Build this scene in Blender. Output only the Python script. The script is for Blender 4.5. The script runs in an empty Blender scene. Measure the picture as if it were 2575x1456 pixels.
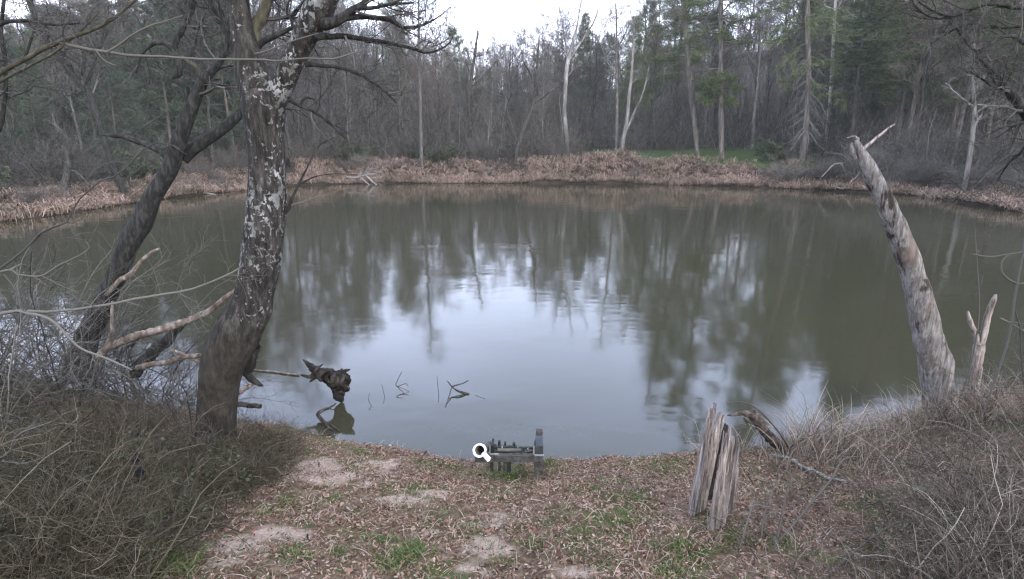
import bpy, math, random
import numpy as np
from mathutils import Vector

RAD = math.radians
rng = np.random.default_rng(7)
random.seed(7)
SC = bpy.context.scene
COL = SC.collection

# ------------------------------------------------------------------ camera
CAMZ, PITCH, F, CX, CY = 5.0, RAD(14.87), 1450.0, 1287.5, 728.0
cp, sp = math.cos(PITCH), math.sin(PITCH)

def ray(px, py):
    a, r = (px - CX) / F, (py - CY) / F
    return np.array([a, cp - r * sp, -sp - r * cp])

def PY(px, py, Y):
    d = ray(px, py)
    return np.array([0, 0, CAMZ]) + d * (Y / d[1])

def G(px, py, z):
    d = ray(px, py)
    return np.array([0, 0, CAMZ]) + d * ((z - CAMZ) / d[2])

def depth(p):
    return p[1] * cp - (p[2] - CAMZ) * sp

cam = bpy.data.cameras.new('camera')
cam.sensor_width = 36.0
cam.lens = 36.0 * F / 2575.0
cam.clip_start, cam.clip_end = 0.05, 3000
co = bpy.data.objects.new('camera', cam)
co.location = (0, 0, CAMZ)
co.rotation_euler = (RAD(90) - PITCH, 0, 0)
COL.objects.link(co)
SC.camera = co

# ------------------------------------------------------------------ mesh helpers
class MB:
    """collects faces, then links them as one mesh object"""
    def __init__(s):
        s.v, s.q, s.t, s.n = [], [], [], 0
        s.cols = []
    def add(s, v, q=None, t=None):
        v = np.asarray(v, dtype=np.float64).reshape(-1, 3)
        if q is not None and len(q): s.q.append(np.asarray(q, dtype=np.int64).reshape(-1, 4) + s.n)
        if t is not None and len(t): s.t.append(np.asarray(t, dtype=np.int64).reshape(-1, 3) + s.n)
        s.v.append(v); s.n += len(v)
    def mesh(s, name, mat, smooth=True):
        v = np.concatenate(s.v) if s.v else np.zeros((0, 3))
        q = np.concatenate(s.q) if s.q else np.zeros((0, 4), int)
        t = np.concatenate(s.t) if s.t else np.zeros((0, 3), int)
        me = bpy.data.meshes.new(name)
        me.vertices.add(len(v)); me.vertices.foreach_set('co', v.astype(np.float32).ravel())
        nl = q.size + t.size
        me.loops.add(nl)
        me.loops.foreach_set('vertex_index', np.concatenate([q.ravel(), t.ravel()]).astype(np.int32))
        npoly = len(q) + len(t)
        me.polygons.add(npoly)
        tot = np.concatenate([np.full(len(q), 4), np.full(len(t), 3)]).astype(np.int32)
        st = np.concatenate([[0], np.cumsum(tot)[:-1]]).astype(np.int32) if npoly else np.zeros(0, np.int32)
        me.polygons.foreach_set('loop_start', st)
        me.polygons.foreach_set('use_smooth', np.full(npoly, bool(smooth)))
        me.update(calc_edges=True)
        me.validate()
        if mat: me.materials.append(mat)
        return me
    def build(s, name, mat, parent=None, smooth=True):
        o = bpy.data.objects.new(name, s.mesh(name, mat, smooth))
        COL.objects.link(o)
        if parent is not None:
            o.parent = parent
            # geometry was made in world space: bring it into the parent's space
            off = np.array(parent.location)
            me = o.data
            c = np.empty(len(me.vertices) * 3, np.float32)
            me.vertices.foreach_get('co', c)
            c = (c.reshape(-1, 3) - off).astype(np.float32)
            me.vertices.foreach_set('co', c.ravel()); me.update()
        return o

def tag(o, label=None, cat=None, group=None, kind=None):
    if label: o['label'] = label
    if cat: o['category'] = cat
    if group: o['group'] = group
    if kind: o['kind'] = kind
    return o

def empty(name, loc, label, cat, group=None):
    o = bpy.data.objects.new(name, None)
    o.location = tuple(float(a) for a in loc)
    o.empty_display_size = 0.2
    COL.objects.link(o)
    return tag(o, label, cat, group)

def norm(a):
    return a / np.maximum(np.linalg.norm(a, axis=-1, keepdims=True), 1e-9)

def tubes(mb, P, R, k=4, cap=False, rough=0.0, rg=None, twist=None):
    """M polylines of N points become M tubes of k sides"""
    P = np.asarray(P, float); R = np.asarray(R, float)
    if P.ndim == 2: P = P[None]; R = R[None]
    M, N, _ = P.shape
    T = np.empty_like(P)
    T[:, 1:-1] = P[:, 2:] - P[:, :-2]; T[:, 0] = P[:, 1] - P[:, 0]; T[:, -1] = P[:, -1] - P[:, -2]
    T = norm(T)
    D = norm(P[:, -1] - P[:, 0])
    ax = np.argmin(np.abs(D), axis=1)
    ref = np.eye(3)[ax][:, None, :]
    U = norm(np.cross(T, np.broadcast_to(ref, T.shape))); V = np.cross(T, U)
    a = np.arange(k) * 2 * np.pi / k
    rr = R[..., None]
    if rough and rg is not None:
        n1 = rg.normal(0, 1, (M, N, k))
        n1 = (n1 + np.roll(n1, 1, 2) + np.roll(n1, -1, 2)) / 1.8
        if N > 12:
            n2_ = n1.copy()
            for s_ in (1, 2, 3):
                n2_[:, s_:] += n1[:, :-s_] * (1 - s_ / 4); n2_[:, :-s_] += n1[:, s_:] * (1 - s_ / 4)
            n1 = n2_ / 1.75
        rr = rr * (1 + rough * n1)
    ring = P[:, :, None, :] + rr[..., None] * (np.cos(a)[None, None, :, None] * U[:, :, None, :] + np.sin(a)[None, None, :, None] * V[:, :, None, :])
    v = ring.reshape(-1, 3)
    m, i, j = np.meshgrid(np.arange(M), np.arange(N - 1), np.arange(k), indexing='ij')
    b = m * N * k
    j2 = (j + 1) % k
    q = np.stack([b + i * k + j, b + i * k + j2, b + (i + 1) * k + j2, b + (i + 1) * k + j], -1).reshape(-1, 4)
    if cap:
        t = []
        c0 = len(v)
        ev = np.concatenate([P[:, 0], P[:, -1]])
        for mm in range(M):
            for jj in range(k):
                t.append((mm * N * k + (jj + 1) % k, mm * N * k + jj, c0 + mm))
                o_ = mm * N * k + (N - 1) * k
                t.append((o_ + jj, o_ + (jj + 1) % k, c0 + M + mm))
        mb.add(np.concatenate([v, ev]), q, np.array(t))
    else:
        mb.add(v, q)

def smooth_path(pts, n):
    """Catmull-Rom through the rows of pts, n rows out"""
    pts = np.asarray(pts, float)
    K = len(pts)
    e = np.concatenate([[2 * pts[0] - pts[1]], pts, [2 * pts[-1] - pts[-2]]])
    s = np.concatenate([[0], np.cumsum(np.linalg.norm(np.diff(pts[:, :3], axis=0), axis=1))])
    u = np.linspace(0, s[-1], n)
    seg = np.clip(np.searchsorted(s, u, side='right') - 1, 0, K - 2)
    t = ((u - s[seg]) / np.maximum(s[seg + 1] - s[seg], 1e-9))[:, None]
    p0, p1, p2, p3 = e[seg], e[seg + 1], e[seg + 2], e[seg + 3]
    return 0.5 * (2 * p1 + (p2 - p0) * t + (2 * p0 - 5 * p1 + 4 * p2 - p3) * t ** 2 + (3 * p1 - 3 * p2 + p3 - p0) * t ** 3)

def trace(pts, Y=None, n=24, jit=0.0, rg=rng):
    """(px, py, width_px[, Y]) rows -> smooth 3-D path and radii"""
    rows = []
    for p in pts:
        q = PY(p[0], p[1], p[3] if len(p) > 3 else Y)
        rows.append([*q, p[2] * 0.5 * depth(q) / F])
    r = smooth_path(rows, n)
    P, R = r[:, :3], np.maximum(r[:, 3], 0.001)
    if jit:
        w = rg.normal(0, 1, P.shape) * R[:, None] * jit
        w[0] = 0
        P = P + w
    return P, R

def grow(rg, P, R, per, L, N, ang, t0=0.3, t1=1.0, rr=0.5, trop=0.1, wig=0.15, angv=0.25, tip=0.25, rmin=0.003, flat=0.0, taper_t=0.5):
    """children sprouting from every polyline of P; trop bends them up (+) or down (-)"""
    P = np.asarray(P, float); R = np.asarray(R, float)
    if P.ndim == 2: P = P[None]; R = R[None]
    M, NP, _ = P.shape
    t = (np.arange(per)[None] + rg.uniform(0, 1, (M, per))) / per * (t1 - t0) + t0
    f = np.clip(t * (NP - 1), 0, NP - 1.001)
    i = f.astype(int); w = (f - i)[..., None]
    mi = np.arange(M)[:, None]
    base = P[mi, i] * (1 - w) + P[mi, i + 1] * w
    T = norm(P[mi, i + 1] - P[mi, i])
    r0 = R[mi, i] * (1 - w[..., 0]) + R[mi, i + 1] * w[..., 0]
    C = M * per
    base = base.reshape(C, 3); T = T.reshape(C, 3); r0 = r0.reshape(C)
    U = norm(np.cross(T, norm(rg.normal(0, 1, (C, 3))))); V = np.cross(T, U)
    ph = rg.uniform(0, 2 * np.pi, C)[:, None]
    an = (ang + rg.normal(0, angv, C))[:, None]
    d = np.cos(an) * T + np.sin(an) * (np.cos(ph) * U + np.sin(ph) * V)
    if flat: d[:, 2] *= (1 - flat)
    d = norm(d)
    Ln = L * rg.uniform(0.55, 1.2, C) * (1 - taper_t * (t.reshape(C) - t0) / max(t1 - t0, 1e-6))
    Q = np.empty((C, N, 3)); Q[:, 0] = base
    for s in range(1, N):
        d = norm(d + rg.normal(0, wig, (C, 3)) + np.array([0, 0, trop]))
        Q[:, s] = Q[:, s - 1] + d * (Ln / (N - 1))[:, None]
    RQ = np.maximum(r0 * rr, rmin)[:, None] * np.linspace(1, tip, N)[None]
    return Q, np.maximum(RQ, rmin * 0.6)

# ------------------------------------------------------------------ materials
def nt(name, rough=0.9, spec=0.15):
    m = bpy.data.materials.new(name); m.use_nodes = True
    n = m.node_tree
    b = n.nodes['Principled BSDF']
    b.inputs['Roughness'].default_value = rough
    b.inputs['Specular IOR Level'].default_value = spec
    return m, n, b

def node(n, t, **kw):
    x = n.nodes.new(t)
    for k_, v_ in kw.items():
        if hasattr(x, k_): setattr(x, k_, v_)
        else: x.inputs[k_].default_value = v_
    return x

def ramp(n, fac, stops, interp='LINEAR'):
    r = n.nodes.new('ShaderNodeValToRGB')
    r.color_ramp.interpolation = interp
    el = r.color_ramp.elements
    while len(el) < len(stops): el.new(0.5)
    for e, (p, c) in zip(el, stops):
        e.position = p; e.color = (*c, 1)
    n.links.new(fac, r.inputs['Fac'])
    return r.outputs['Color']

def mixc(n, fac, a, b, mode='MIX'):
    x = n.nodes.new('ShaderNodeMix'); x.data_type = 'RGBA'; x.blend_type = mode
    for sock, val in ((x.inputs[0], fac), (x.inputs[6], a), (x.inputs[7], b)):
        if isinstance(val, (int, float)): sock.default_value = val
        elif isinstance(val, tuple): sock.default_value = (*val, 1)
        else: n.links.new(val, sock)
    return x.outputs[2]

def mathn(n, op, a, b=None, c=None):
    x = n.nodes.new('ShaderNodeMath'); x.operation = op
    for s, v in zip(x.inputs, (a, b, c)):
        if v is None: continue
        if isinstance(v, (int, float)): s.default_value = v
        else: n.links.new(v, s)
    return x.outputs[0]

def objcoord(n, scale=(1, 1, 1)):
    t = n.nodes.new('ShaderNodeTexCoord'); m = n.nodes.new('ShaderNodeMapping')
    m.inputs['Scale'].default_value = scale
    n.links.new(t.outputs['Object'], m.inputs['Vector'])
    return m.outputs['Vector']

def noise(n, vec, scale, detail=4, rough=0.6, dist=0.0):
    x = n.nodes.new('ShaderNodeTexNoise')
    x.inputs['Scale'].default_value = scale; x.inputs['Detail'].default_value = detail
    x.inputs['Roughness'].default_value = rough; x.inputs['Distortion'].default_value = dist
    n.links.new(vec, x.inputs['Vector'])
    return x.outputs['Fac']

def bump(n, b, h, strength=0.5, dist=0.02):
    x = n.nodes.new('ShaderNodeBump')
    x.inputs['Strength'].default_value = strength; x.inputs['Distance'].default_value = dist
    n.links.new(h, x.inputs['Height']); n.links.new(x.outputs['Normal'], b.inputs['Normal'])

def m_bark(name, dark, mid, light, scale=6, stretch=0.25, bstr=0.6, spot=None, objrand=0.25):
    m, n, b = nt(name)
    v = objcoord(n, (1, 1, stretch))
    f = noise(n, v, scale, 6, 0.65)
    c = ramp(n, f, [(0.3, dark), (0.5, mid), (0.72, light)])
    if spot:
        f2 = noise(n, objcoord(n, (1, 1, 0.7)), spot[1], 3, 0.55)
        mask = ramp(n, f2, [(spot[2], (0, 0, 0)), (spot[2] + 0.04, (1, 1, 1))])
        c = mixc(n, mask, c, spot[0])
    if objrand:
        oi = n.nodes.new('ShaderNodeObjectInfo')
        g = mathn(n, 'MULTIPLY_ADD', oi.outputs['Random'], 2 * objrand, 1 - objrand)
        hs = n.nodes.new('ShaderNodeHueSaturation')
        n.links.new(c, hs.inputs['Color']); n.links.new(g, hs.inputs['Value'])
        c = hs.outputs['Color']
    n.links.new(c, b.inputs['Base Color'])
    if bstr: bump(n, b, f, bstr, 0.03)
    return m

def m_island(name, stops, rough=0.85, spec=0.15, trans=0.0, objrand=0.0):
    """colour picked per loose piece (leaf, blade, twig)"""
    m, n, b = nt(name, rough, spec)
    g = n.nodes.new('ShaderNodeNewGeometry')
    c = ramp(n, g.outputs['Random Per Island'], stops)
    if objrand:
        oi = n.nodes.new('ShaderNodeObjectInfo')
        gg = mathn(n, 'MULTIPLY_ADD', oi.outputs['Random'], 2 * objrand, 1 - objrand)
        hs = n.nodes.new('ShaderNodeHueSaturation')
        n.links.new(c, hs.inputs['Color']); n.links.new(gg, hs.inputs['Value'])
        c = hs.outputs['Color']
    n.links.new(c, b.inputs['Base Color'])
    return m

M = {}
M['bark_grey'] = m_bark('bark_grey', (.045, .04, .036), (.10, .09, .082), (.19, .175, .165))
M['bark_dark'] = m_bark('bark_dark', (.018, .017, .015), (.045, .042, .036), (.10, .095, .085), 9, 0.3)
M['bark_pale'] = m_bark('bark_pale', (.06, .055, .048), (.14, .13, .118), (.25, .235, .22), 4, 0.2)
M['bark_pine'] = m_bark('bark_pine', (.035, .03, .025), (.095, .082, .07), (.19, .168, .148), 5, 0.15)
M['twig_grey'] = m_island('twig_grey', [(0, (.052, .047, .040)), (.5, (.10, .091, .081)), (1, (.175, .162, .147))], objrand=.3)
M['twig_red'] = m_island('twig_red', [(0, (.055, .044, .036)), (.5, (.105, .085, .073)), (1, (.165, .14, .125))], objrand=.3)
M['twig_dark'] = m_island('twig_dark', [(0, (.03, .028, .025)), (.6, (.06, .055, .05)), (1, (.11, .10, .095))], objrand=.2)
M['twig_pale'] = m_island('twig_pale', [(0, (.09, .083, .076)), (1, (.22, .205, .19))], objrand=.2)
M['needles'] = m_island('needles', [(0, (.030, .043, .020)), (.5, (.062, .082, .036)), (.85, (.105, .125, .055)), (1, (.16, .17, .085))], .7, .2, objrand=.3)
M['needles_dark'] = m_island('needles_dark', [(0, (.03, .042, .028)), (.6, (.058, .074, .048)), (1, (.10, .115, .078))], .7, .2, objrand=.25)
M['needles_yellow'] = m_island('needles_yellow', [(0, (.07, .085, .03)), (1, (.16, .18, .06))], .7, .2)
M['bark_snag'] = m_bark('bark_snag', (.06, .055, .05), (.13, .12, .112), (.5, .48, .46), .7, 0.3, objrand=0)
M['bark_cream'] = m_bark('bark_cream', (.16, .145, .12), (.30, .28, .24), (.42, .39, .33), 2, .2)
M['shrub_green'] = m_island('shrub_green', [(0, (.03, .04, .022)), (1, (.075, .085, .05))], .7, .2, objrand=.2)

# ------------------------------------------------------------------ shore lines and terrain
near_shore = [(-90, 2), (-25, 11), (-14, 12.2), (-10.8, 11.6), (-8.5, 10.6), (-5.2, 9.5), (-4.2, 9.25), (-2.9, 8.75), (-2.1, 8.45), (-1.2, 8.2), (0, 8.04), (1.2, 8.08),
              (2.0, 8.15), (2.9, 8.22), (4.2, 8.45), (5.0, 8.6), (5.8, 8.85), (6.4, 9.15), (7.2, 9.6), (8.6, 10.3), (10.3, 10.9), (16, 12), (25, 11), (90, 2)]
far_shore = [(95, 18), (50, 24), (38, 32), (34.8, 39), (34.7, 42), (35.4, 47), (35.3, 51), (32.5, 53.5), (29.2, 56.2), (25, 59.3), (20, 61.5), (14, 63.5), (7, 64.2), (0, 64.6), (-6, 64.2),
             (-12, 64.6), (-18, 63.6), (-22.4, 61.8), (-24.5, 58.5), (-26, 55.3), (-27.8, 51), (-28.8, 48), (-29.5, 43.8), (-29.9, 38.5), (-30.7, 34.5), (-33, 26), (-48, 19), (-95, 14)]

def polydist(X, Y, poly):
    d2 = np.full(X.shape, 1e18)
    for (ax, ay), (bx, by) in zip(poly[:-1], poly[1:]):
        vx, vy = bx - ax, by - ay
        t = np.clip(((X - ax) * vx + (Y - ay) * vy) / (vx * vx + vy * vy), 0, 1)
        d2 = np.minimum(d2, (X - ax - t * vx) ** 2 + (Y - ay - t * vy) ** 2)
    return np.sqrt(d2)

def inside(X, Y, poly):
    c = np.zeros(X.shape, bool)
    n_ = len(poly)
    for k_ in range(n_):
        x1, y1 = poly[k_]; x2, y2 = poly[(k_ + 1) % n_]
        if y1 == y2: continue
        cond = ((y1 > Y) != (y2 > Y)) & (X < (x2 - x1) * (Y - y1) / (y2 - y1) + x1)
        c ^= cond
    return c

water_poly = near_shore + far_shore

def vnoise(X, Y, s, seed):
    g = np.random.default_rng(seed).uniform(-1, 1, (64, 64))
    x, y = X / s, Y / s
    i, j = np.floor(x).astype(int), np.floor(y).astype(int)
    fx, fy = x - i, y - j
    fx, fy = fx * fx * (3 - 2 * fx), fy * fy * (3 - 2 * fy)
    a = g[i % 64, j % 64]; b = g[(i + 1) % 64, j % 64]; c = g[i % 64, (j + 1) % 64]; d = g[(i + 1) % 64, (j + 1) % 64]
    return (a * (1 - fx) + b * fx) * (1 - fy) + (c * (1 - fx) + d * fx) * fy

def sstep(x):
    x = np.clip(x, 0, 1)
    return x * x * (3 - 2 * x)

def terrain(X, Y, full=False):
    X = np.asarray(X, float); Y = np.asarray(Y, float)
    w = inside(X, Y, water_poly)
    dn = polydist(X, Y, near_shore) + 0.10 * vnoise(X, Y, 0.5, 1)
    df = polydist(X, Y, far_shore) + 0.6 * vnoise(X, Y, 3.5, 2)
    nearside = dn < df
    d = np.minimum(dn, df)
    # near bank
    zn = 0.14 * sstep((dn + .12) / .25) + 0.33 * np.maximum(dn - .1, 0) + .05 * vnoise(X, Y, .8, 3) * sstep(dn) + .012 * vnoise(X, Y, .15, 4)
    zn = zn - .10 * np.exp(-((X + .05) / .9) ** 2 - ((Y - 7.15) / .5) ** 2)
    zn = np.where(zn > 1.7, 1.7 + (zn - 1.7) * .35, zn)
    # far bank: a low cut edge, a grassy slope, a flat, then wooded hills
    side = np.where(X < -24, .62, 1.0)
    zf = .30 * sstep((df + .5) / 1.2) + side * 1.75 * sstep((df - .3) / 5.5) + .045 * np.clip(df - 4, 0, 28) + .22 * vnoise(X, Y, 2.2, 5) * sstep(df / 2)
    amp = 18 + 14 * sstep((np.abs(X - 4) - 22) / 70)
    hill = amp * sstep((Y - 92) / 150) + 1.2 * vnoise(X, Y, 14, 6) * sstep((Y - 92) / 40)
    hill = np.maximum(hill, 20 * sstep((np.abs(X) - 75) / 130) * sstep((Y - 10) / 60))
    zf = zf + hill
    zf = zf + 1.05 * np.maximum(0, vnoise(X, Y, 4.2, 8) + .25) * np.exp(-((df - 3.6) / 2.2) ** 2) * (.35 + .9 * np.exp(-((X - 12) / 11) ** 2))
    zl = np.where(nearside, zn, zf)
    zw = -np.minimum(1.6, .35 * d + .03)
    z = np.where(w, zw, zl)
    if full: return z, w, dn, df, nearside
    return z

def zat(x, y): return float(terrain(np.array([x]), np.array([y]))[0])

def axis_pts(segs):
    out = []
    for a, b, s in segs: out += list(np.arange(a, b, s))
    return np.array(out + [segs[-1][1]])
gx = axis_pts([(-420, -120, 20), (-120, -50, 5), (-50, -12, .9), (-12, -7, .25), (-7, 7, .08), (7, 12, .25), (12, 50, .9), (50, 120, 5), (120, 420, 20)])
gy = axis_pts([(-60, -4, 6), (-4, 3, .5), (3, 10, .07), (10, 13, .2), (13, 30, .9), (30, 76, .5), (76, 130, 2), (130, 300, 6), (300, 900, 40)])
GX, GY = np.meshgrid(gx, gy, indexing='xy')
Z, W_, DN, DF, NS = terrain(GX, GY, True)
nx, ny = len(gx), len(gy)
ii, jj = np.meshgrid(np.arange(ny - 1), np.arange(nx - 1), indexing='ij')
q = np.stack([ii * nx + jj, ii * nx + jj + 1, (ii + 1) * nx + jj + 1, (ii + 1) * nx + jj], -1).reshape(-1, 4)

def lawn_mask(X, Y, df):
    return sstep((X - 9) / 3) * sstep((37 - X) / 3) * sstep((df - 3.5) / 2) * sstep((92 - Y) / 4)

# bare sandy spots of the near bank, in picture coordinates
sand_spots = [(1245, 1315, 45, 28), (1225, 1375, 62, 40), (1190, 1420, 50, 30), (800, 1175, 75, 26), (860, 1205, 110, 28), (920, 1190, 70, 16), (700, 1345, 85, 26), (590, 1375, 60, 24),
              (640, 1365, 70, 20), (1010, 1260, 60, 14), (1080, 1340, 20, 10), (930, 1170, 60, 16), (1260, 1298, 28, 10), (1450, 1440, 60, 18), (1120, 1240, 60, 12), (560, 1410, 50, 16)]
def sand_mask(X, Y, Zg):
    dep = Y * cp - (Zg - CAMZ) * sp
    px = CX + F * X / np.maximum(dep, .5)
    py = CY - F * (Y * sp + (Zg - CAMZ) * cp) / np.maximum(dep, .5)
    m = np.zeros(X.shape)
    wob = .7 * vnoise(X, Y, .22, 21) + .5 * vnoise(X, Y, .09, 22)
    for x, y, a, b in sand_spots:
        m = np.maximum(m, .96 - np.sqrt(((px - x) / a) ** 2 + ((py - y) / b) ** 2) + wob)
    return np.clip(m * 2.2, 0, 1) * (Y > 0) * (Y < 9)

mb = MB(); mb.add(np.stack([GX, GY, Z], -1), q)
m, n, b = nt('ground_soil', .95, .1)
at = node(n, 'ShaderNodeVertexColor'); at.layer_name = 'surface'
sep = n.nodes.new('ShaderNodeSeparateColor'); n.links.new(at.outputs['Color'], sep.inputs['Color'])
tc = objcoord(n)
soil = ramp(n, noise(n, tc, 9, 8, .7), [(.32, (.055, .034, .022)), (.5, (.125, .082, .058)), (.66, (.20, .145, .108))])
soil = mixc(n, ramp(n, noise(n, tc, 1.3, 5, .6), [(.48, (0, 0, 0)), (.62, (1, 1, 1))]), soil, ramp(n, noise(n, tc, 40, 3, .6), [(.3, (.03, .046, .012)), (.7, (.075, .10, .03))]))
sand = ramp(n, noise(n, tc, 22, 6, .7), [(.3, (.20, .145, .115)), (.7, (.42, .33, .275))])
forest = ramp(n, noise(n, tc, 1.1, 8, .7), [(.3, (.018, .014, .011)), (.7, (.058, .043, .033))])
lawn = ramp(n, noise(n, tc, .9, 8, .65), [(.3, (.03, .046, .014)), (.7, (.052, .072, .024))])
bed = ramp(n, noise(n, tc, 3, 4, .6), [(.3, (.05, .045, .03)), (.7, (.09, .08, .055))])
c = mixc(n, sep.outputs['Red'], soil, sand)
c = mixc(n, sep.outputs['Green'], c, forest)
c = mixc(n, sep.outputs['Blue'], c, lawn)
n.links.new(c, b.inputs['Base Color'])
bump(n, b, noise(n, tc, 14, 6, .7), .7, .03)
ground = mb.build('ground', m)
tag(ground, 'leaf strewn river bank and wooded floodplain', 'ground', kind='structure')
ca = ground.data.color_attributes.new('surface', 'FLOAT_COLOR', 'POINT')
colr = np.zeros((GX.size, 4), np.float32); colr[:, 3] = 1
colr[:, 0] = sand_mask(GX, GY, Z).ravel()
colr[:, 1] = (~NS).astype(float).ravel()
colr[:, 2] = (lawn_mask(GX, GY, DF) * (~NS) * (~W_)).ravel()
ca.data.foreach_set('color', colr.ravel())

# ------------------------------------------------------------------ water
m, n, b = nt('river_water', .065, .5)
b.inputs['IOR'].default_value = 1.38
tc = objcoord(n)
b.inputs['Base Color'].default_value = (.033, .0315, .019, 1)
n1 = noise(n, objcoord(n, (.55, 1, 1)), .9, 2, .5)
n2 = noise(n, objcoord(n, (.8, 1, 1)), 3.2, 3, .55, .4)
n3 = noise(n, objcoord(n, (.25, .5, 1)), .35, 3, .55)          # patches of breeze
amt = ramp(n, n3, [(.42, (.12, .12, .12)), (.62, (1, 1, 1))])
hh = mathn(n, 'MULTIPLY_ADD', n2, .16, n1)
hh2 = mathn(n, 'MULTIPLY', hh, 1.0)
bp = n.nodes.new('ShaderNodeBump'); bp.inputs['Distance'].default_value = .03
n.links.new(hh2, bp.inputs['Height']); n.links.new(mathn(n, 'MULTIPLY', amt, .55), bp.inputs['Strength'])
n.links.new(bp.outputs['Normal'], b.inputs['Normal'])
mb = MB()
wx = np.linspace(-110, 110, 23); wy = np.linspace(-2, 72, 12)
WX, WY = np.meshgrid(wx, wy)
a_, b_ = np.meshgrid(np.arange(11), np.arange(22), indexing='ij')
mb.add(np.stack([WX, WY, 0 * WX], -1), np.stack([a_ * 23 + b_, a_ * 23 + b_ + 1, (a_ + 1) * 23 + b_ + 1, (a_ + 1) * 23 + b_], -1).reshape(-1, 4))
tag(mb.build('river', m), 'calm olive river reflecting the woods and pale sky', 'river', kind='structure')

# ------------------------------------------------------------------ world and sun
w = bpy.data.worlds.new('World'); SC.world = w; w.use_nodes = True
n = w.node_tree
bg = n.nodes['Background']
sky = n.nodes.new('ShaderNodeTexSky'); sky.sky_type = 'NISHITA'; sky.sun_disc = False
SUN_EL, SUN_AZ = RAD(28), RAD(150)
sky.sun_elevation = SUN_EL; sky.sun_rotation = SUN_AZ
sky.air_density = 1.0; sky.dust_density = 3.0; sky.ozone_density = 1.0
hs = n.nodes.new('ShaderNodeHueSaturation'); hs.inputs['Saturation'].default_value = .55; hs.inputs['Value'].default_value = 1.0
n.links.new(sky.outputs['Color'], hs.inputs['Color'])
cloudc = n.nodes.new('ShaderNodeTexNoise'); cloudc.inputs['Scale'].default_value = 3.0; cloudc.inputs['Detail'].default_value = 5
tcw = n.nodes.new('ShaderNodeTexCoord'); mpw = n.nodes.new('ShaderNodeMapping'); mpw.inputs['Scale'].default_value = (1, 1, 2.5)
n.links.new(tcw.outputs['Generated'], mpw.inputs['Vector']); n.links.new(mpw.outputs['Vector'], cloudc.inputs['Vector'])
# after sunset: a bright pale band of cloud low down, darker and bluer overhead
sepw = n.nodes.new('ShaderNodeSeparateXYZ'); n.links.new(tcw.outputs['Generated'], sepw.inputs[0])
band = ramp(n, sepw.outputs['Z'], [(0, (.86, .86, .92)), (.22, (.66, .755, 1.0)), (.45, (.48, .575, .84)), (.75, (.345, .40, .48)), (1, (.31, .36, .42))])
cl = ramp(n, cloudc.outputs['Fac'], [(.35, (10.2, 10.2, 10.2)), (.65, (12.6, 12.4, 12.6))])
n.links.new(mixc(n, .8, hs.outputs['Color'], mixc(n, 1.0, cl, band, 'MULTIPLY')), bg.inputs['Color'])
bg.inputs['Strength'].default_value = .10
sl = bpy.data.lights.new('sun', 'SUN'); sl.energy = .5; sl.angle = RAD(40); sl.color = (1, .95, .88)
so = bpy.data.objects.new('sun', sl); COL.objects.link(so)
sd = Vector((math.sin(SUN_AZ) * math.cos(SUN_EL), math.cos(SUN_AZ) * math.cos(SUN_EL), math.sin(SUN_EL)))
so.rotation_euler = sd.to_track_quat('Z', 'Y').to_euler()
so.location = (0, -20, 40)
SC.view_settings.view_transform = 'Standard'; SC.view_settings.look = 'None'
SC.view_settings.exposure = 2.45; SC.view_settings.gamma = 1
# the damp evening air: one closed box of thin even haze round everything
hz = bpy.data.materials.new('haze'); hz.use_nodes = True
hn = hz.node_tree; hn.nodes.remove(hn.nodes['Principled BSDF'])
pv = hn.nodes.new('ShaderNodeVolumePrincipled'); pv.inputs['Density'].default_value = .0003
pv.inputs['Color'].default_value = (.9, .93, .92, 1); pv.inputs['Anisotropy'].default_value = .2
hn.links.new(pv.outputs['Volume'], hn.nodes['Material Output'].inputs['Volume'])
hb = MB()
hb.add([(sx * 430, -70 if sy < 0 else 910, -3 if sz < 0 else 75) for sx in (-1, 1) for sy in (-1, 1) for sz in (-1, 1)],
       [(0, 1, 3, 2), (4, 6, 7, 5), (0, 4, 5, 1), (2, 3, 7, 6), (0, 2, 6, 4), (1, 5, 7, 3)])
tag(hb.build('haze', hz, smooth=False), 'thin evening haze over the river and woods', 'haze', kind='stuff')
SC.cycles.volume_bounces = 0
SC.cycles.use_denoising = True
SC.cycles.max_bounces = 6; SC.cycles.diffuse_bounces = 3; SC.cycles.glossy_bounces = 3
SC.cycles.filter_width = 1.25

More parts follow.
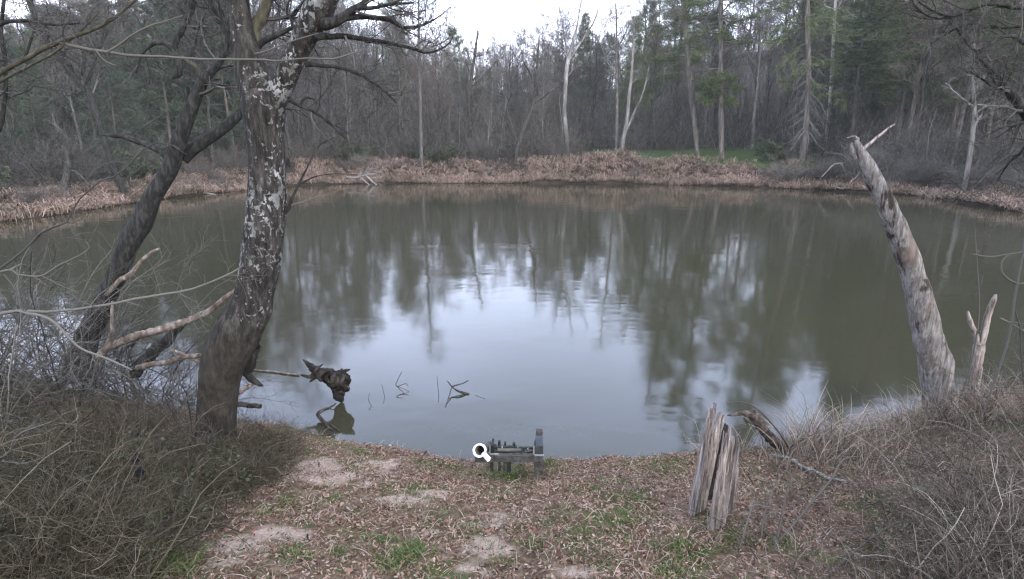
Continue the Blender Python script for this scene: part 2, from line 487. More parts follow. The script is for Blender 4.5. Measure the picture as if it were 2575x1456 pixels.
# ------------------------------------------------------------------ trees of the far bank
def bare_tree_meshes(rg, h, name, r=None, path=None, spread=.8, n1=16, n2=7, n3=6, n4=4, first=.3, up=.10, mat='bark_grey', twig='twig_grey', rmin=.019, crook=.06):
    """a leafless tree standing at the origin: the limbs in one mesh, the twigs in another"""
    r = r or h * .0105
    if path is None:
        N = 12
        zz = np.linspace(0, h, N)
        dx = np.cumsum(rg.normal(0, crook * h / N, (N, 2)), axis=0); dx -= dx[0]
        P = np.stack([dx[:, 0], dx[:, 1], zz], -1)[None]
        R = (r * (1 - .9 * np.linspace(0, 1, N)) + .35 * r * np.exp(-zz / .5))[None]
    else:
        P, R = path
        P, R = P[None], R[None]
    tr, cr = MB(), MB()
    tubes(tr, P, R, 8, rough=.04, rg=rg)
    P1, R1 = grow(rg, P, R, n1, h * .36 * spread, 8, .85, first, .97, .55, up, .16, tip=.2, rmin=.02)
    tubes(tr, P1, R1, 5)
    P2, R2 = grow(rg, P1, R1, n2, h * .15, 6, .75, .2, 1, .6, up * .7, .22, tip=.3, rmin=.014)
    tubes(tr, P2, R2, 3)
    P3, R3 = grow(rg, P2, R2, n3, h * .075, 4, .7, .15, 1, .7, up * .6, .25, rmin=rmin)
    tubes(cr, P3, R3, 3)
    P4, R4 = grow(rg, P3, R3, n4, h * .042, 3, .6, .1, 1, .8, .05, .25, rmin=rmin * .8)
    tubes(cr, P4, R4, 3)
    return tr.mesh(name + '_limbs', M[mat]), cr.mesh(name + '_twigs', M[twig])

def needle_blades(mb, rg, C, A, n, L, wd, spread=.9):
    """n narrow blades at each of the points C, leaning along A"""
    K = len(C)
    d = norm(np.repeat(A, n, 0) + rg.normal(0, spread, (K * n, 3)))
    c = np.repeat(C, n, 0) + rg.normal(0, L * .35, (K * n, 3))
    l = (L * rg.uniform(.6, 1.3, K * n))[:, None]
    s = norm(np.cross(d, rg.normal(0, 1, (K * n, 3)))) * wd
    e = c + d * l
    v = np.stack([c - s, c + s, e + s * .4, e - s * .4], 1)
    mb.add(v.reshape(-1, 3), np.arange(K * n * 4).reshape(-1, 4))

def pine_meshes(rg, h, name, bare=.35, nwh=26, per=5, blen=.2, nd='needles', dead=True, dens=1.0, droop=0.0, mat='bark_pine'):
    tr, cr = MB(), MB()
    N = 14
    zz = np.linspace(0, h, N)
    dx = np.cumsum(rg.normal(0, .012 * h / N, (N, 2)), axis=0); dx -= dx[0]
    P = np.stack([dx[:, 0], dx[:, 1], zz], -1)
    R = h * .0115 * (1 - .93 * (zz / h) ** .9)
    tubes(tr, P, R, 8, rough=.03, rg=rg)
    for wv in range(nwh):
        t = bare + (1 - bare) * (wv + rg.uniform(0, .6)) / nwh
        z = t * h
        u = (t - bare) / (1 - bare)
        L = h * blen * (1.05 - u) ** .75 * (.6 + .4 * min(1, u * 6 + .2)) + .4
        bx = np.interp(z, zz, P[:, 0]); by = np.interp(z, zz, P[:, 1])
        a0 = rg.uniform(0, 6.28)
        k_ = max(3, int(per + rg.integers(-1, 2)))
        az = a0 + np.arange(k_) * 6.283 / k_ + rg.normal(0, .35, k_)
        el = .10 + .35 * u - droop * (1 - u) + rg.normal(0, .12, k_)
        d = np.stack([np.cos(az) * np.cos(el), np.sin(az) * np.cos(el), np.sin(el)], -1)
        Ls = L * rg.uniform(.5, 1.15, k_)
        Q = np.empty((k_, 6, 3)); Q[:, 0] = (bx, by, z)
        for s in range(1, 6):
            d = norm(d + rg.normal(0, .08, (k_, 3)) + np.array([0, 0, .04 - .05 * (1 - u)]))
            Q[:, s] = Q[:, s - 1] + d * (Ls / 5)[:, None]
        rb = max(.03, h * .0022 * (1 - .6 * u))
        RQ = np.full((k_, 1), rb) * np.linspace(1, .3, 6)[None]
        tubes(tr, Q, RQ, 3)
        Q2, R2 = grow(rg, Q, RQ, max(3, int(8 * dens)), L * .42, 4, .8, .2, 1, .6, .02, .15, flat=.6, rmin=.012)
        tubes(cr, Q2, R2, 3)
        C = Q2[:, 1:].reshape(-1, 3); A = np.repeat(norm(Q2[:, -1] - Q2[:, 0]), 3, 0)
        A = A + np.array([0, 0, .25])
        needle_blades(cr, rg, C, A, max(4, int(7 * dens)), .42, .022, .6)
    if dead:
        t = rg.uniform(.08, bare + .05, 26)
        az = rg.uniform(0, 6.28, 26)
        d = np.stack([np.cos(az), np.sin(az), rg.normal(-.25, .2, 26)], -1)
        Ls = h * .1 * rg.uniform(.3, 1.1, 26)
        Q = np.empty((26, 6, 3)); Q[:, 0] = np.stack([np.interp(t * h, zz, P[:, 0]), np.interp(t * h, zz, P[:, 1]), t * h], -1)
        for s in range(1, 6):
            d = norm(d + rg.normal(0, .12, (26, 3)) + np.array([0, 0, -.10]))
            Q[:, s] = Q[:, s - 1] + d * (Ls / 5)[:, None]
        RQ = np.full((26, 1), .035) * np.linspace(1, .4, 6)[None]
        tubes(tr, Q, RQ, 3)
        Q2, R2 = grow(rg, Q, RQ, 5, h * .035, 4, .8, .3, 1, .6, -.1, .2, rmin=.012)
        tubes(tr, Q2, R2, 3)
    return tr.mesh(name + '_limbs', M[mat]), cr.mesh(name + '_needles', M[nd])

def shrub_mesh(rg, h, name, ns=40, mat='twig_grey', leafy=None, wide=1.0):
    mb = MB()
    az = rg.uniform(0, 6.28, ns); rad = rg.uniform(0, .35 * h * wide, ns)
    base = np.stack([rad * np.cos(az), rad * np.sin(az), np.full(ns, -.05)], -1)
    d = norm(np.stack([np.cos(az) * .6 * wide, np.sin(az) * .6 * wide, np.ones(ns)], -1) + rg.normal(0, .25, (ns, 3)))
    Ln = h * rg.uniform(.5, 1.15, ns)
    Q = np.empty((ns, 7, 3)); Q[:, 0] = base
    for s in range(1, 7):
        d = norm(d + rg.normal(0, .16, (ns, 3)) + np.array([0, 0, -.03 * s]))
        Q[:, s] = Q[:, s - 1] + d * (Ln / 6)[:, None]
    RQ = np.full((ns, 1), .02) * np.linspace(1, .5, 7)[None]
    tubes(mb, Q, RQ, 3)
    Q2, R2 = grow(rg, Q, RQ, 6, h * .3, 5, .8, .15, 1, .7, .02, .25, rmin=.011)
    tubes(mb, Q2, R2, 3)
    Q3, R3 = grow(rg, Q2, R2, 4, h * .15, 3, .7, .1, 1, .8, .02, .25, rmin=.009)
    tubes(mb, Q3, R3, 3)
    if leafy:
        needle_blades(mb, rg, Q2[:, 1:].reshape(-1, 3), np.tile([0, 0, .4], (Q2.shape[0] * 4, 1)), leafy, .2, .035, 1.0)
    return mb.mesh(name, M[mat])

tg = np.random.default_rng(11)
KIND = {}
protos = {'bare_tree': [], 'pine_tree': [], 'hemlock_tree': []}
H0 = 18.0
for k_, (tw, bk, sprd, fst, n1_, crk) in enumerate([('twig_grey', 'bark_grey', .8, .28, 17, .06), ('twig_red', 'bark_grey', .75, .35, 16, .05), ('twig_grey', 'bark_grey', 1.0, .2, 18, .10),
                                           ('twig_red', 'bark_dark', .95, .25, 16, .09), ('twig_grey', 'bark_pale', .6, .4, 15, .04), ('twig_dark', 'bark_dark', .9, .3, 16, .12), ('twig_grey', 'bark_grey', .65, .15, 22, .05)]):
    protos['bare_tree'].append(bare_tree_meshes(tg, H0, 'bare_tree', spread=sprd, first=fst, n1=n1_, mat=bk, twig=tw, crook=crk))
for k_ in range(3):
    protos['pine_tree'].append(pine_meshes(tg, 26.0, 'pine_tree', bare=(.32, .42, .25)[k_], nwh=(20, 18, 22)[k_], blen=(.19, .2, .16)[k_], nd='needles', dens=1.0))
for k_ in range(2):
    protos['hemlock_tree'].append(pine_meshes(tg, 18.0, 'hemlock_tree', bare=.08, nwh=24, blen=.2, nd='needles_dark', dead=False, dens=.9, droop=.15))
shrubs = [shrub_mesh(tg, 3.2, 'shrub', 44, 'twig_grey'), shrub_mesh(tg, 2.6, 'shrub', 40, 'twig_red', wide=1.4), shrub_mesh(tg, 4.0, 'shrub', 46, 'twig_grey', wide=.8), shrub_mesh(tg, 2.4, 'shrub', 36, 'twig_dark', wide=1.3)]
green_shrubs = [shrub_mesh(tg, 2.6, 'evergreen_shrub', 34, 'shrub_green', leafy=5, wide=1.2)]
PH = {'bare_tree': H0, 'pine_tree': 26.0, 'hemlock_tree': 18.0}

def plant(kind, k_, x, y, h, label, group=None, meshes=None, ph=None, rot=None, tilt=None, z=None):
    me = meshes or protos[kind][k_]
    s = h / (ph or PH[kind])
    z = zat(x, y) - .08 if z is None else z
    root = empty(kind, (x, y, z), label, 'tree', group)
    root.scale = (s, s, s)
    root.rotation_euler = (tg.normal(0, .025) if tilt is None else tilt[0], tg.normal(0, .025) if tilt is None else tilt[1], tg.uniform(0, 6.28) if rot is None else rot)
    for nm, md in (('trunk', me[0]), ('crown', me[1])):
        o = bpy.data.objects.new(nm, md); COL.objects.link(o); o.parent = root
    return root

def at_px(px, Y):
    return (px - CX) / F * (Y * cp + 2.0 * sp), Y

# height of the woods' edge above the horizon, in degrees, by picture column
EL_X = [-200, 0, 150, 300, 600, 700, 800, 930, 1030, 1120, 1250, 1400, 1500, 1580, 1660, 1800, 1960, 2200, 2300, 2800]
EL_D = [9.8, 9.8, 10.8, 14.5, 17.5, 18, 16.5, 14.5, 12.3, 9.4, 9.2, 10.2, 12.2, 15, 20, 18, 22, 21, 19, 20]
def crown_top(x, y):
    px = CX + F * x / (y * cp)
    return y * math.tan(RAD(np.interp(px, EL_X, EL_D))) + CAMZ, px

placed = []
def free(x, y, r):
    for a, b in placed:
        if (a - x) ** 2 + (b - y) ** 2 < r * r: return False
    return True

# --- trees the photograph shows singly, (column, depth) -> thing
def single(kind, k_, px, Y, h, label, rot=0, tilt=(0, 0), **kw):
    x, y = at_px(px, Y)
    placed.append((x, y))
    return plant(kind, k_, x, y, h, label, rot=rot, tilt=tilt, **kw)

def traced_tree(pts, Y, label, seed, mat='bark_pale', twig='twig_pale', kind='bare_tree', n1=9, first=.45, limbs=(), spread=.6, n2=5, n3=4, n4=3, up=.1):
    """a tree whose trunk (and chosen limbs) follow the photograph"""
    rg = np.random.default_rng(seed)
    P, R = trace(pts, Y, 22)
    zb = zat(P[0, 0], P[0, 1]) - .1
    P[0, 2] = zb
    base = P[0].copy()
    h = P[-1, 2] - base[2]
    tr, cr = MB(), MB()
    tubes(tr, P, R, 9, rough=.05, rg=rg)
    allP, allR = [], []
    for l in limbs:
        lp, lr = trace(l, Y, 10, .3, rg)
        lp[:, 1] += np.linspace(0, rg.normal(0, 1.0), 10)
        tubes(tr, lp, lr, 5); allP.append(lp); allR.append(lr)
    P1, R1 = grow(rg, P, R, n1, h * .24 * spread, 10, .8, first, .98, .45, up, .18, rmin=.02)
    tubes(tr, P1, R1, 5)
    if allP: P1, R1 = np.concatenate([P1, np.array(allP)]), np.concatenate([R1, np.array(allR)])
    P2, R2 = grow(rg, P1, R1, n2, h * .1, 6, .75, .2, 1, .6, up * .7, .22, tip=.3, rmin=.014); tubes(tr, P2, R2, 3)
    P3, R3 = grow(rg, P2, R2, n3, h * .055, 4, .7, .15, 1, .7, .06, .25, rmin=.010); tubes(cr, P3, R3, 3)
    if n4:
        P4, R4 = grow(rg, P3, R3, n4, h * .035, 3, .6, .1, 1, .8, .05, .25, rmin=.008); tubes(cr, P4, R4, 3)
    root = empty(kind, base, label, 'tree')
    tr.build('trunk', M[mat], root); cr.build('crown', M[twig], root)
    placed.append((base[0], base[1]))
    return root

traced_tree([(1427, 376, 11), (1424, 330, 11), (1419, 280, 11), (1421, 240, 10), (1423, 200, 10), (1427, 160, 10), (1434, 130, 9), (1442, 100, 7), (1452, 60, 4), (1462, 0, 3)], 73,
            'bare snag with a bright white peeled trunk behind the tan bank grass', 31, limbs=[[(1430, 150, 7), (1455, 115, 6), (1480, 80, 5), (1500, 40, 4), (1512, 0, 2)], [(1428, 140, 5), (1420, 90, 4), (1412, 40, 3), (1405, 0, 2)]], n1=5, n2=4, n3=3, n4=2, mat='bark_snag', twig='twig_grey')
traced_tree([(1550, 362, 8), (1551, 300, 8), (1552, 230, 7), (1550, 150, 6), (1551, 80, 4), (1549, 10, 3), (1548, -60, 2)], 76,
            'slender straight grey tree beside the forked pale tree at the lawn edge', 32, limbs=[[(1548, 195, 4), (1530, 160, 3), (1515, 120, 3), (1500, 90, 2)], [(1551, 130, 3), (1565, 95, 3), (1578, 60, 2)]], n1=9, mat='bark_grey', twig='twig_pale')
traced_tree([(1563, 362, 11), (1572, 330, 10), (1578, 290, 9), (1582, 240, 8), (1588, 190, 7), (1592, 120, 5), (1594, 40, 4)], 75,
            'pale tree forking low into two stems above the bank grass', 33, limbs=[[(1570, 340, 7), (1585, 300, 6), (1605, 260, 5), (1618, 220, 4), (1628, 170, 3)]], n1=8, mat='bark_pale', twig='twig_pale')
traced_tree([(1295, 392, 12), (1308, 350, 12), (1322, 310, 11), (1338, 270, 10), (1347, 235, 9), (1348, 200, 7), (1352, 150, 5), (1356, 90, 3)], 70,
            'dark leaning trunk with reddish twigs rising from the tan bank', 34, limbs=[[(1340, 268, 6), (1370, 240, 4), (1400, 215, 3)], [(1346, 220, 5), (1335, 190, 4), (1318, 160, 3)]], n1=11, first=.4, mat='bark_dark', twig='twig_red')
traced_tree([(1182, 330, 10), (1180, 280, 10), (1180, 230, 10), (1186, 190, 8), (1192, 150, 7), (1198, 110, 5), (1202, 75, 3)], 78,
            'dark slim tree with one long limb slanting to the right', 35, limbs=[[(1180, 225, 5), (1205, 200, 4), (1230, 175, 4), (1252, 150, 3)]], n1=10, mat='bark_dark', twig='twig_grey')
traced_tree([(1060, 392, 9), (1058, 330, 9), (1057, 250, 8), (1056, 180, 8), (1054, 120, 7), (1053, 60, 5), (1052, 0, 4), (1050, -60, 2)], 68,
            'tall straight grey tree poking above the woods beside the sky gap', 36, n1=20, first=.45, limbs=[[(1055, 130, 5), (1085, 115, 4), (1115, 100, 3), (1135, 70, 2)], [(1055, 140, 4), (1030, 120, 3), (1005, 110, 2)]], mat='bark_grey', twig='twig_grey')
traced_tree([(1754, 400, 11), (1750, 350, 11), (1744, 290, 12), (1738, 230, 14), (1732, 160, 14), (1724, 80, 13), (1718, 0, 12), (1712, -150, 9), (1708, -260, 6)], 74,
            'tall pine trunk pale at its foot on the lawn, left of a pair', 37, n1=16, first=.45, mat='bark_pine', twig='twig_grey', kind='pine_tree', up=-.05)
traced_tree([(1814, 412, 13), (1814, 350, 13), (1813, 290, 13), (1812, 220, 13), (1812, 150, 12), (1812, 60, 11), (1814, -50, 10), (1815, -200, 7)], 71,
            'tall pine trunk with yellow green sprays, right of a pair on the lawn', 38, n1=16, first=.4, mat='bark_pine', twig='twig_grey', kind='pine_tree', up=-.05)
traced_tree([(2085, 290, 8), (2090, 220, 9), (2094, 150, 9), (2097, 80, 8), (2101, 0, 7), (2106, -120, 5)], 82,
            'thin straight cream coloured trunk standing before the dark evergreens', 39, n1=6, first=.6, mat='bark_cream', twig='twig_pale', n4=2)
traced_tree([(2430, 445, 13), (2436, 410, 12), (2443, 360, 11), (2449, 310, 10), (2450, 270, 9), (2447, 220, 7), (2447, 170, 5), (2450, 110, 4)], 47,
            'pale forked sycamore with wide crooked limbs on the right of the far bank', 40, limbs=[[(2450, 272, 7), (2430, 258, 5), (2400, 235, 4), (2372, 210, 4)], [(2452, 262, 5), (2480, 268, 4), (2520, 268, 4), (2555, 275, 3)], [(2446, 330, 7), (2458, 300, 5), (2468, 286, 3)]], n1=8, mat='bark_pale', twig='twig_pale', spread=.9)
traced_tree([(165, 505, 24), (162, 470, 20), (168, 440, 17), (172, 405, 14), (160, 370, 10), (145, 330, 7), (130, 280, 4)], 43,
            'grey vine covered dead tree at the left water edge', 41, limbs=[[(172, 410, 9), (185, 370, 6), (178, 330, 5), (150, 300, 3)], [(170, 440, 8), (135, 418, 5), (95, 410, 3)], [(172, 425, 8), (200, 440, 5), (222, 470, 3)]], n1=10, first=.3, mat='bark_dark', twig='twig_grey')

# the big pine whose lower limbs hang dead and grey
def drooping_pine():
    rg = np.random.default_rng(52)
    Y = 64
    P, R = trace([(2014, 415, 15), (2022, 360, 15), (2028, 300, 14), (2032, 220, 14), (2032, 140, 13), (2030, 60, 12), (2030, -60, 10), (2030, -200, 8), (2030, -330, 5)], Y, 26)
    P[0, 2] = zat(P[0, 0], P[0, 1]) - .1
    tr, dd, cr = MB(), MB(), MB()
    tubes(tr, P, R, 10, rough=.04, rg=rg)
    hs_ = np.concatenate([np.linspace(5.5, 13, 46), np.linspace(12.5, 34, 84)])
    for z in hs_:
        z = z + rg.normal(0, .25)
        bx = np.interp(z, P[:, 2], P[:, 0]); by = np.interp(z, P[:, 2], P[:, 1])
        az = rg.uniform(0, 6.28); live = z > 13 or (z > 10.5 and rg.random() < .25)
        el = (-.15 if live else -.55) + rg.normal(0, .15)
        d = np.array([math.cos(az) * math.cos(el), math.sin(az) * math.cos(el), math.sin(el)])
        L = (4.6 * rg.uniform(.6, 1.1)) if live else 3.2 * rg.uniform(.5, 1.15)
        if z > 24: L *= max(.25, (37 - z) / 13)
        Q = [np.array([bx, by, z])]
        for s in range(7):
            d = norm(d + rg.normal(0, .07, 3) + np.array([0, 0, -.09 if s < 4 else .07]))
            Q.append(Q[-1] + d * L / 7)
        Q = np.array(Q)[None]; RQ = np.linspace(.055, .018, 8)[None]
        tubes(tr if live else dd, Q, RQ, 4)
        Q2, R2 = grow(rg, Q, RQ, 9, L * .3, 5, .75, .15, 1, .5, -.10, .12, rmin=.013)
        if live:
            tubes(tr, Q2, R2, 3)
            C = Q2[:, 1:].reshape(-1, 3)
            keep = rg.random(len(C)) < (.8 if z > 16 else .45)
            A = np.repeat(norm(Q2[:, -1] - Q2[:, 0]), 4, 0)
            needle_blades(cr, rg, C[keep], A[keep] + np.array([0, 0, .1]), 12, .4, .022, .6)
        else:
            tubes(dd, Q2, R2, 3)
            Q3, R3 = grow(rg, Q2, R2, 5, L * .14, 4, .7, .1, 1, .8, -.15, .2, rmin=.010)
            tubes(dd, Q3, R3, 3)
    root = empty('pine_tree', P[0], 'tall pine with grey dead limbs drooping round its lower trunk', 'tree')
    tr.build('trunk', M['bark_pine'], root); dd.build('dead_limbs', M['twig_pale'], root); cr.build('crown', M['needles'], root)
    placed.append((P[0, 0], P[0, 1]))
drooping_pine()

# green crowns for the two tall pine trunks: sprays of needles on long level limbs
def spray_crown(root, px, Y, zs, lens, mat, seed, tuft=10):
    rg = np.random.default_rng(seed)
    lm, cr = MB(), MB()
    for z, (az, L) in zip(zs, lens):
        x0 = PY(px, 200, Y)[0]
        el = .08 + rg.normal(0, .1)
        d = np.array([math.cos(az) * math.cos(el), math.sin(az) * math.cos(el), math.sin(el)])
        Q = [np.array([x0, Y, z])]
        for s in range(7):
            d = norm(d + rg.normal(0, .06, 3) + np.array([0, 0, -.03]))
            Q.append(Q[-1] + d * L / 7)
        Q = np.array(Q)[None]; RQ = np.linspace(.06, .02, 8)[None]
        tubes(lm, Q, RQ, 4)
        Q2, R2 = grow(rg, Q, RQ, 11, L * .32, 5, .8, .3, 1, .5, .03, .12, flat=.6, rmin=.013)
        tubes(lm, Q2, R2, 3)
        C = Q2[:, 1:].reshape(-1, 3)
        A = np.repeat(norm(Q2[:, -1] - Q2[:, 0]), 4, 0)
        needle_blades(cr, rg, C, A + np.array([0, 0, .2]), tuft, .4, .022, .6)
    lm.build('crown_sprays', M['bark_pine'], root); cr.build('needles', M[mat], root)  # first mesh: limbs and side branches that carry the needles
for o in list(COL.objects):
    if o.name.startswith('pine_tree') and o.get('label', '').endswith('left of a pair'):
        zz = np.linspace(11, 34, 44); r_ = np.random.default_rng(3)
        spray_crown(o, 1735, 74, zz, [(r_.uniform(0, 6.28), r_.uniform(3, 5.5) * min(1, (38 - z) / 12)) for z in zz], 'needles', 4)
    if o.name.startswith('pine_tree') and o.get('label', '').startswith('tall pine trunk with yellow'):
        r_ = np.random.default_rng(5)
        zz = np.concatenate([np.linspace(8.5, 12, 14), np.linspace(15, 36, 40)])
        spray_crown(o, 1813, 71, zz, [(r_.uniform(0, 6.28), r_.uniform(1.4, 2.4) if z < 13 else r_.uniform(3, 5.5) * min(1, (39 - z) / 12)) for z in zz], 'needles', 6)

single('pine_tree', 2, 1462, 150, 24, 'small distant conical evergreen rising behind the white peeled snag', z=None)

# --- the woods behind: many trees nothing tells apart
def scatter(count, ylo, yhi, dmin, sep_, chooser, seed, tries=60):
    rg = np.random.default_rng(seed)
    out = 0
    for _ in range(count * tries):
        if out >= count: break
        y = rg.uniform(ylo, yhi)
        hw = .93 * y + 6
        x = rg.uniform(-hw, hw)
        X, Y_ = np.array([x]), np.array([y])
        _, w_, dn_, df_, ns_ = terrain(X, Y_, True)
        if w_[0] or ns_[0] or df_[0] < dmin: continue
        if 8 < x < 38 and y < 91 and df_[0] < 30: continue
        if not free(x, y, sep_): continue
        if chooser(rg, x, y, df_[0]): placed.append((x, y)); out += 1
    return out

LB = 'leafless grey brown tree among the crowded woods of the far bank'
LP = 'dark evergreen standing among the leafless woods of the far bank'
LH = 'leafless tree on the wooded hillside far behind the river'
GB, GP, GH = 'bare trees of the far bank woods', 'evergreens of the far bank woods', 'bare trees on the hillside'
def edge(rg, x, y, df):
    top, px = crown_top(x, y)
    h = max(6, (top - zat(x, y)) * rg.uniform(.62, 1.02))
    pev = .6 if px < 620 else (.10 if px < 1450 else .45)
    if rg.random() < pev and df > 9:
        if px < 620: plant('hemlock_tree', int(rg.integers(0, 2)), x, y, h, LP, GP)
        else: plant('pine_tree', int(rg.integers(0, 3)), x, y, h * 1.05, LP, GP)
    else:
        plant('bare_tree', int(rg.integers(0, 7)), x, y, h, LB, GB)
    return True
def hillside(rg, x, y, df):
    top, px = crown_top(x, y)
    g = zat(x, y)
    h = rg.uniform(13, 19)
    if g + h > top: h = top - g
    if h < 6: return False
    if rg.random() < (.5 if px > 1500 or px < 500 else .07): plant('pine_tree', int(rg.integers(0, 3)), x, y, h * 1.1, LP, GP)
    else: plant('bare_tree', int(rg.integers(0, 7)), x, y, h, LH, GH)
    return True
def evergreens(rg, x, y, df):
    top, px = crown_top(x, y)
    if px > 610 and not (1640 < px < 2500): return False
    h = max(8, (top - zat(x, y)) * rg.uniform(.6, 1.0))
    plant('hemlock_tree' if px < 900 or rg.random() < .4 else 'pine_tree', int(rg.integers(0, 2)), x, y, h, LP, GP)
    return True
n_e = scatter(34, 42, 86, 8, 3.2, evergreens, 60)
n_a = scatter(96, 33, 92, 7, 3.0, edge, 61)
n_b = scatter(75, 88, 130, 12, 4.0, edge, 62)
n_c = scatter(70, 125, 225, 20, 5.5, hillside, 63)
print('trees', n_a, n_b, n_c)

# --- the brushy undergrowth of the woods and the mass of trees on the far hillside
bg_ = np.random.default_rng(65)
def far_pts(n, ylo, yhi, dmin, dmax, rg, keep_lawn=True):
    y = np.sqrt(rg.uniform(ylo ** 2, yhi ** 2, n)); x = rg.uniform(-1, 1, n) * (.93 * y + 5)
    z, w_, dn_, df_, ns_ = terrain(x, y, True)
    k = (~w_) & (~ns_) & (df_ > dmin) & (df_ < dmax)
    if keep_lawn: k &= ~((x > 8.5) & (x < 36) & (y < 92) & (df_ < 26))
    return np.stack([x, y, z], -1)[k]
def stems(mb, p, h, rg, lean=.25, r=.018, n=6, side=6, L2=.3, lv3=3, wig=.1, t0=.2):
    K = len(p)
    az = rg.uniform(0, 6.283, K)
    d = norm(np.stack([np.cos(az) * lean, np.sin(az) * lean, np.ones(K)], -1) + rg.normal(0, .12, (K, 3)))
    H = h * rg.uniform(.45, 1.2, K)
    Q = np.empty((K, n, 3)); Q[:, 0] = p
    for s in range(1, n):
        d = norm(d + rg.normal(0, wig, (K, 3)) + np.array([0, 0, .03]))
        Q[:, s] = Q[:, s - 1] + d * (H / (n - 1))[:, None]
    RQ = np.repeat((r * rg.uniform(.6, 1.6, K))[:, None], n, 1) * np.linspace(1, .45, n)[None]
    tubes(mb, Q, RQ, 3)
    Q2, R2 = grow(rg, Q, RQ, side, h * L2, 4, .75, t0, 1, .6, .06, .2, rmin=.014)
    tubes(mb, Q2, R2, 3)
    Q3, R3 = grow(rg, Q2, R2, lv3, h * L2 * .5, 3, .7, .1, 1, .8, .05, .22, rmin=.012)
    tubes(mb, Q3, R3, 3)
mb = MB()
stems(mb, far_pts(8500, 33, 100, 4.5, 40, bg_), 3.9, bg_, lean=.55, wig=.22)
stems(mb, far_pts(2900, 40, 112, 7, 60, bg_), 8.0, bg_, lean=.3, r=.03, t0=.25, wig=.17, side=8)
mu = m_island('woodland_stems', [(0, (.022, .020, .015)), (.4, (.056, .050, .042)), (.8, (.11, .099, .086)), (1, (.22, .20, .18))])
tag(mb.build('woodland_brush', mu), 'grey brown thicket of thin stems filling the far bank woods', 'brush', kind='stuff')
mb = MB()
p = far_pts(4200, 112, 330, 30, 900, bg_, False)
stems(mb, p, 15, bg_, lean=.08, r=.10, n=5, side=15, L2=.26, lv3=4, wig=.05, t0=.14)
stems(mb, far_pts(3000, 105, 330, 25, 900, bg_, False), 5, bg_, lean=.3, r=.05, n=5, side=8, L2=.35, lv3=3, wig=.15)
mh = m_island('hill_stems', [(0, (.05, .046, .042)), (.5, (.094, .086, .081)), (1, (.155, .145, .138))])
tag(mb.build('distant_woods', mh), 'grey mass of leafless trees covering the hillside beyond', 'woods', kind='stuff')

# --- shrubs under the trees
def shrub_at(x, y, s, me, label, group, name='shrub'):
    o = bpy.data.objects.new(name, me); COL.objects.link(o)
    o.location = (x, y, zat(x, y) - .05); o.scale = (s, s, s); o.rotation_euler = (0, 0, tg.uniform(0, 6.28))
    tag(o, label, 'shrub', group)
sg = np.random.default_rng(71)
cnt = 0
while cnt < 190:
    y = sg.uniform(34, 96); hw = .93 * y + 4; x = sg.uniform(-hw, hw)
    _, w_, dn_, df_, ns_ = terrain(np.array([x]), np.array([y]), True)
    d_ = df_[0]
    if w_[0] or ns_[0] or d_ < 5.0 or d_ > 26: continue
    if x < -24 and d_ < 3: continue
    if 8 < x < 37 and d_ < 24 and y < 93 and not (x > 26 and d_ < 9): continue
    if sg.random() < .24:
        shrub_at(x, y, sg.uniform(.7, 1.2), green_shrubs[0], 'dull green evergreen shrub under the leafless trees of the far bank', 'evergreen shrubs of the far bank', 'evergreen_shrub')
    else:
        shrub_at(x, y, sg.uniform(.6, 1.35), shrubs[int(sg.integers(0, 4))], 'tangled leafless shrub under the trees of the far bank', 'leafless shrubs of the far bank')
    cnt += 1
# brush that hangs over the right hand water edge
for k_ in range(34):
    t = sg.uniform(0, 1)
    x = np.interp(t, [0, .3, .6, 1], [27, 33, 36.5, 36.3]); y = np.interp(t, [0, .3, .6, 1], [59.2, 54.5, 50, 36])
    off = sg.uniform(.4, 3.5)
    shrub_at(x + off * .8, y + off * .7, sg.uniform(.5, .95), shrubs[int(sg.integers(0, 4))], 'bare twiggy shrub overhanging the water edge right of the drooping pine', 'shrubs along the right hand water edge')

bgk = np.random.default_rng(77)
for k_ in range(34):
    t = bgk.uniform(0, 1); i_ = int(bgk.integers(9, 25))
    a_, b_ = np.array(far_shore[i_]), np.array(far_shore[i_ + 1])
    n_ = np.array([b_[1] - a_[1], a_[0] - b_[0]]); n_ = n_ / np.linalg.norm(n_)
    q_ = a_ + (b_ - a_) * t + n_ * bgk.uniform(.6, 4.5)
    shrub_at(q_[0], q_[1], bgk.uniform(.25, .55), shrubs[int(bgk.integers(0, 4))], 'low tangled bare shrub growing in the tan grass of the far bank', 'low shrubs in the far bank grass')

# --- dead grass along the far bank
dg = np.random.default_rng(81)
mb = MB()
S = np.array(far_shore); seg = np.diff(S, axis=0); sl_ = np.linalg.norm(seg, axis=1); cs = np.concatenate([[0], np.cumsum(sl_)])
lo, hi = cs[3], cs[24]
NC = 6000
u = dg.uniform(lo, hi, NC)
si = np.clip(np.searchsorted(cs, u) - 1, 0, len(seg) - 1)
pt = S[si] + seg[si] * ((u - cs[si]) / sl_[si])[:, None]
nrm = np.stack([seg[si][:, 1], -seg[si][:, 0]], -1) / sl_[si][:, None]
off = np.abs(dg.normal(0, 1, NC)) * 2.8 + dg.uniform(-.15, .4, NC)
off[::4] = dg.uniform(-.25, .35, len(off[::4]))
off = np.where(pt[:, 0] > 27, off * .45, off)
off = np.where(pt[:, 0] < -25, np.minimum(off, 4.0), off)
pos = pt + nrm * off[:, None] + dg.normal(0, .2, (NC, 2))
zz, w_, dn_, df_, ns_ = terrain(pos[:, 0], pos[:, 1], True)
ok = (~w_) & (~ns_) & (df_ < 8.5) & (vnoise(pos[:, 0], pos[:, 1], 1.7, 91) > -.85)
pos, zz, nrm = pos[ok], zz[ok], nrm[ok]
K, B = len(pos), 14
base = np.repeat(np.concatenate([pos, zz[:, None] - .03], 1), B, 0) + dg.normal(0, .16, (K * B, 3)) * [1, 1, .2]
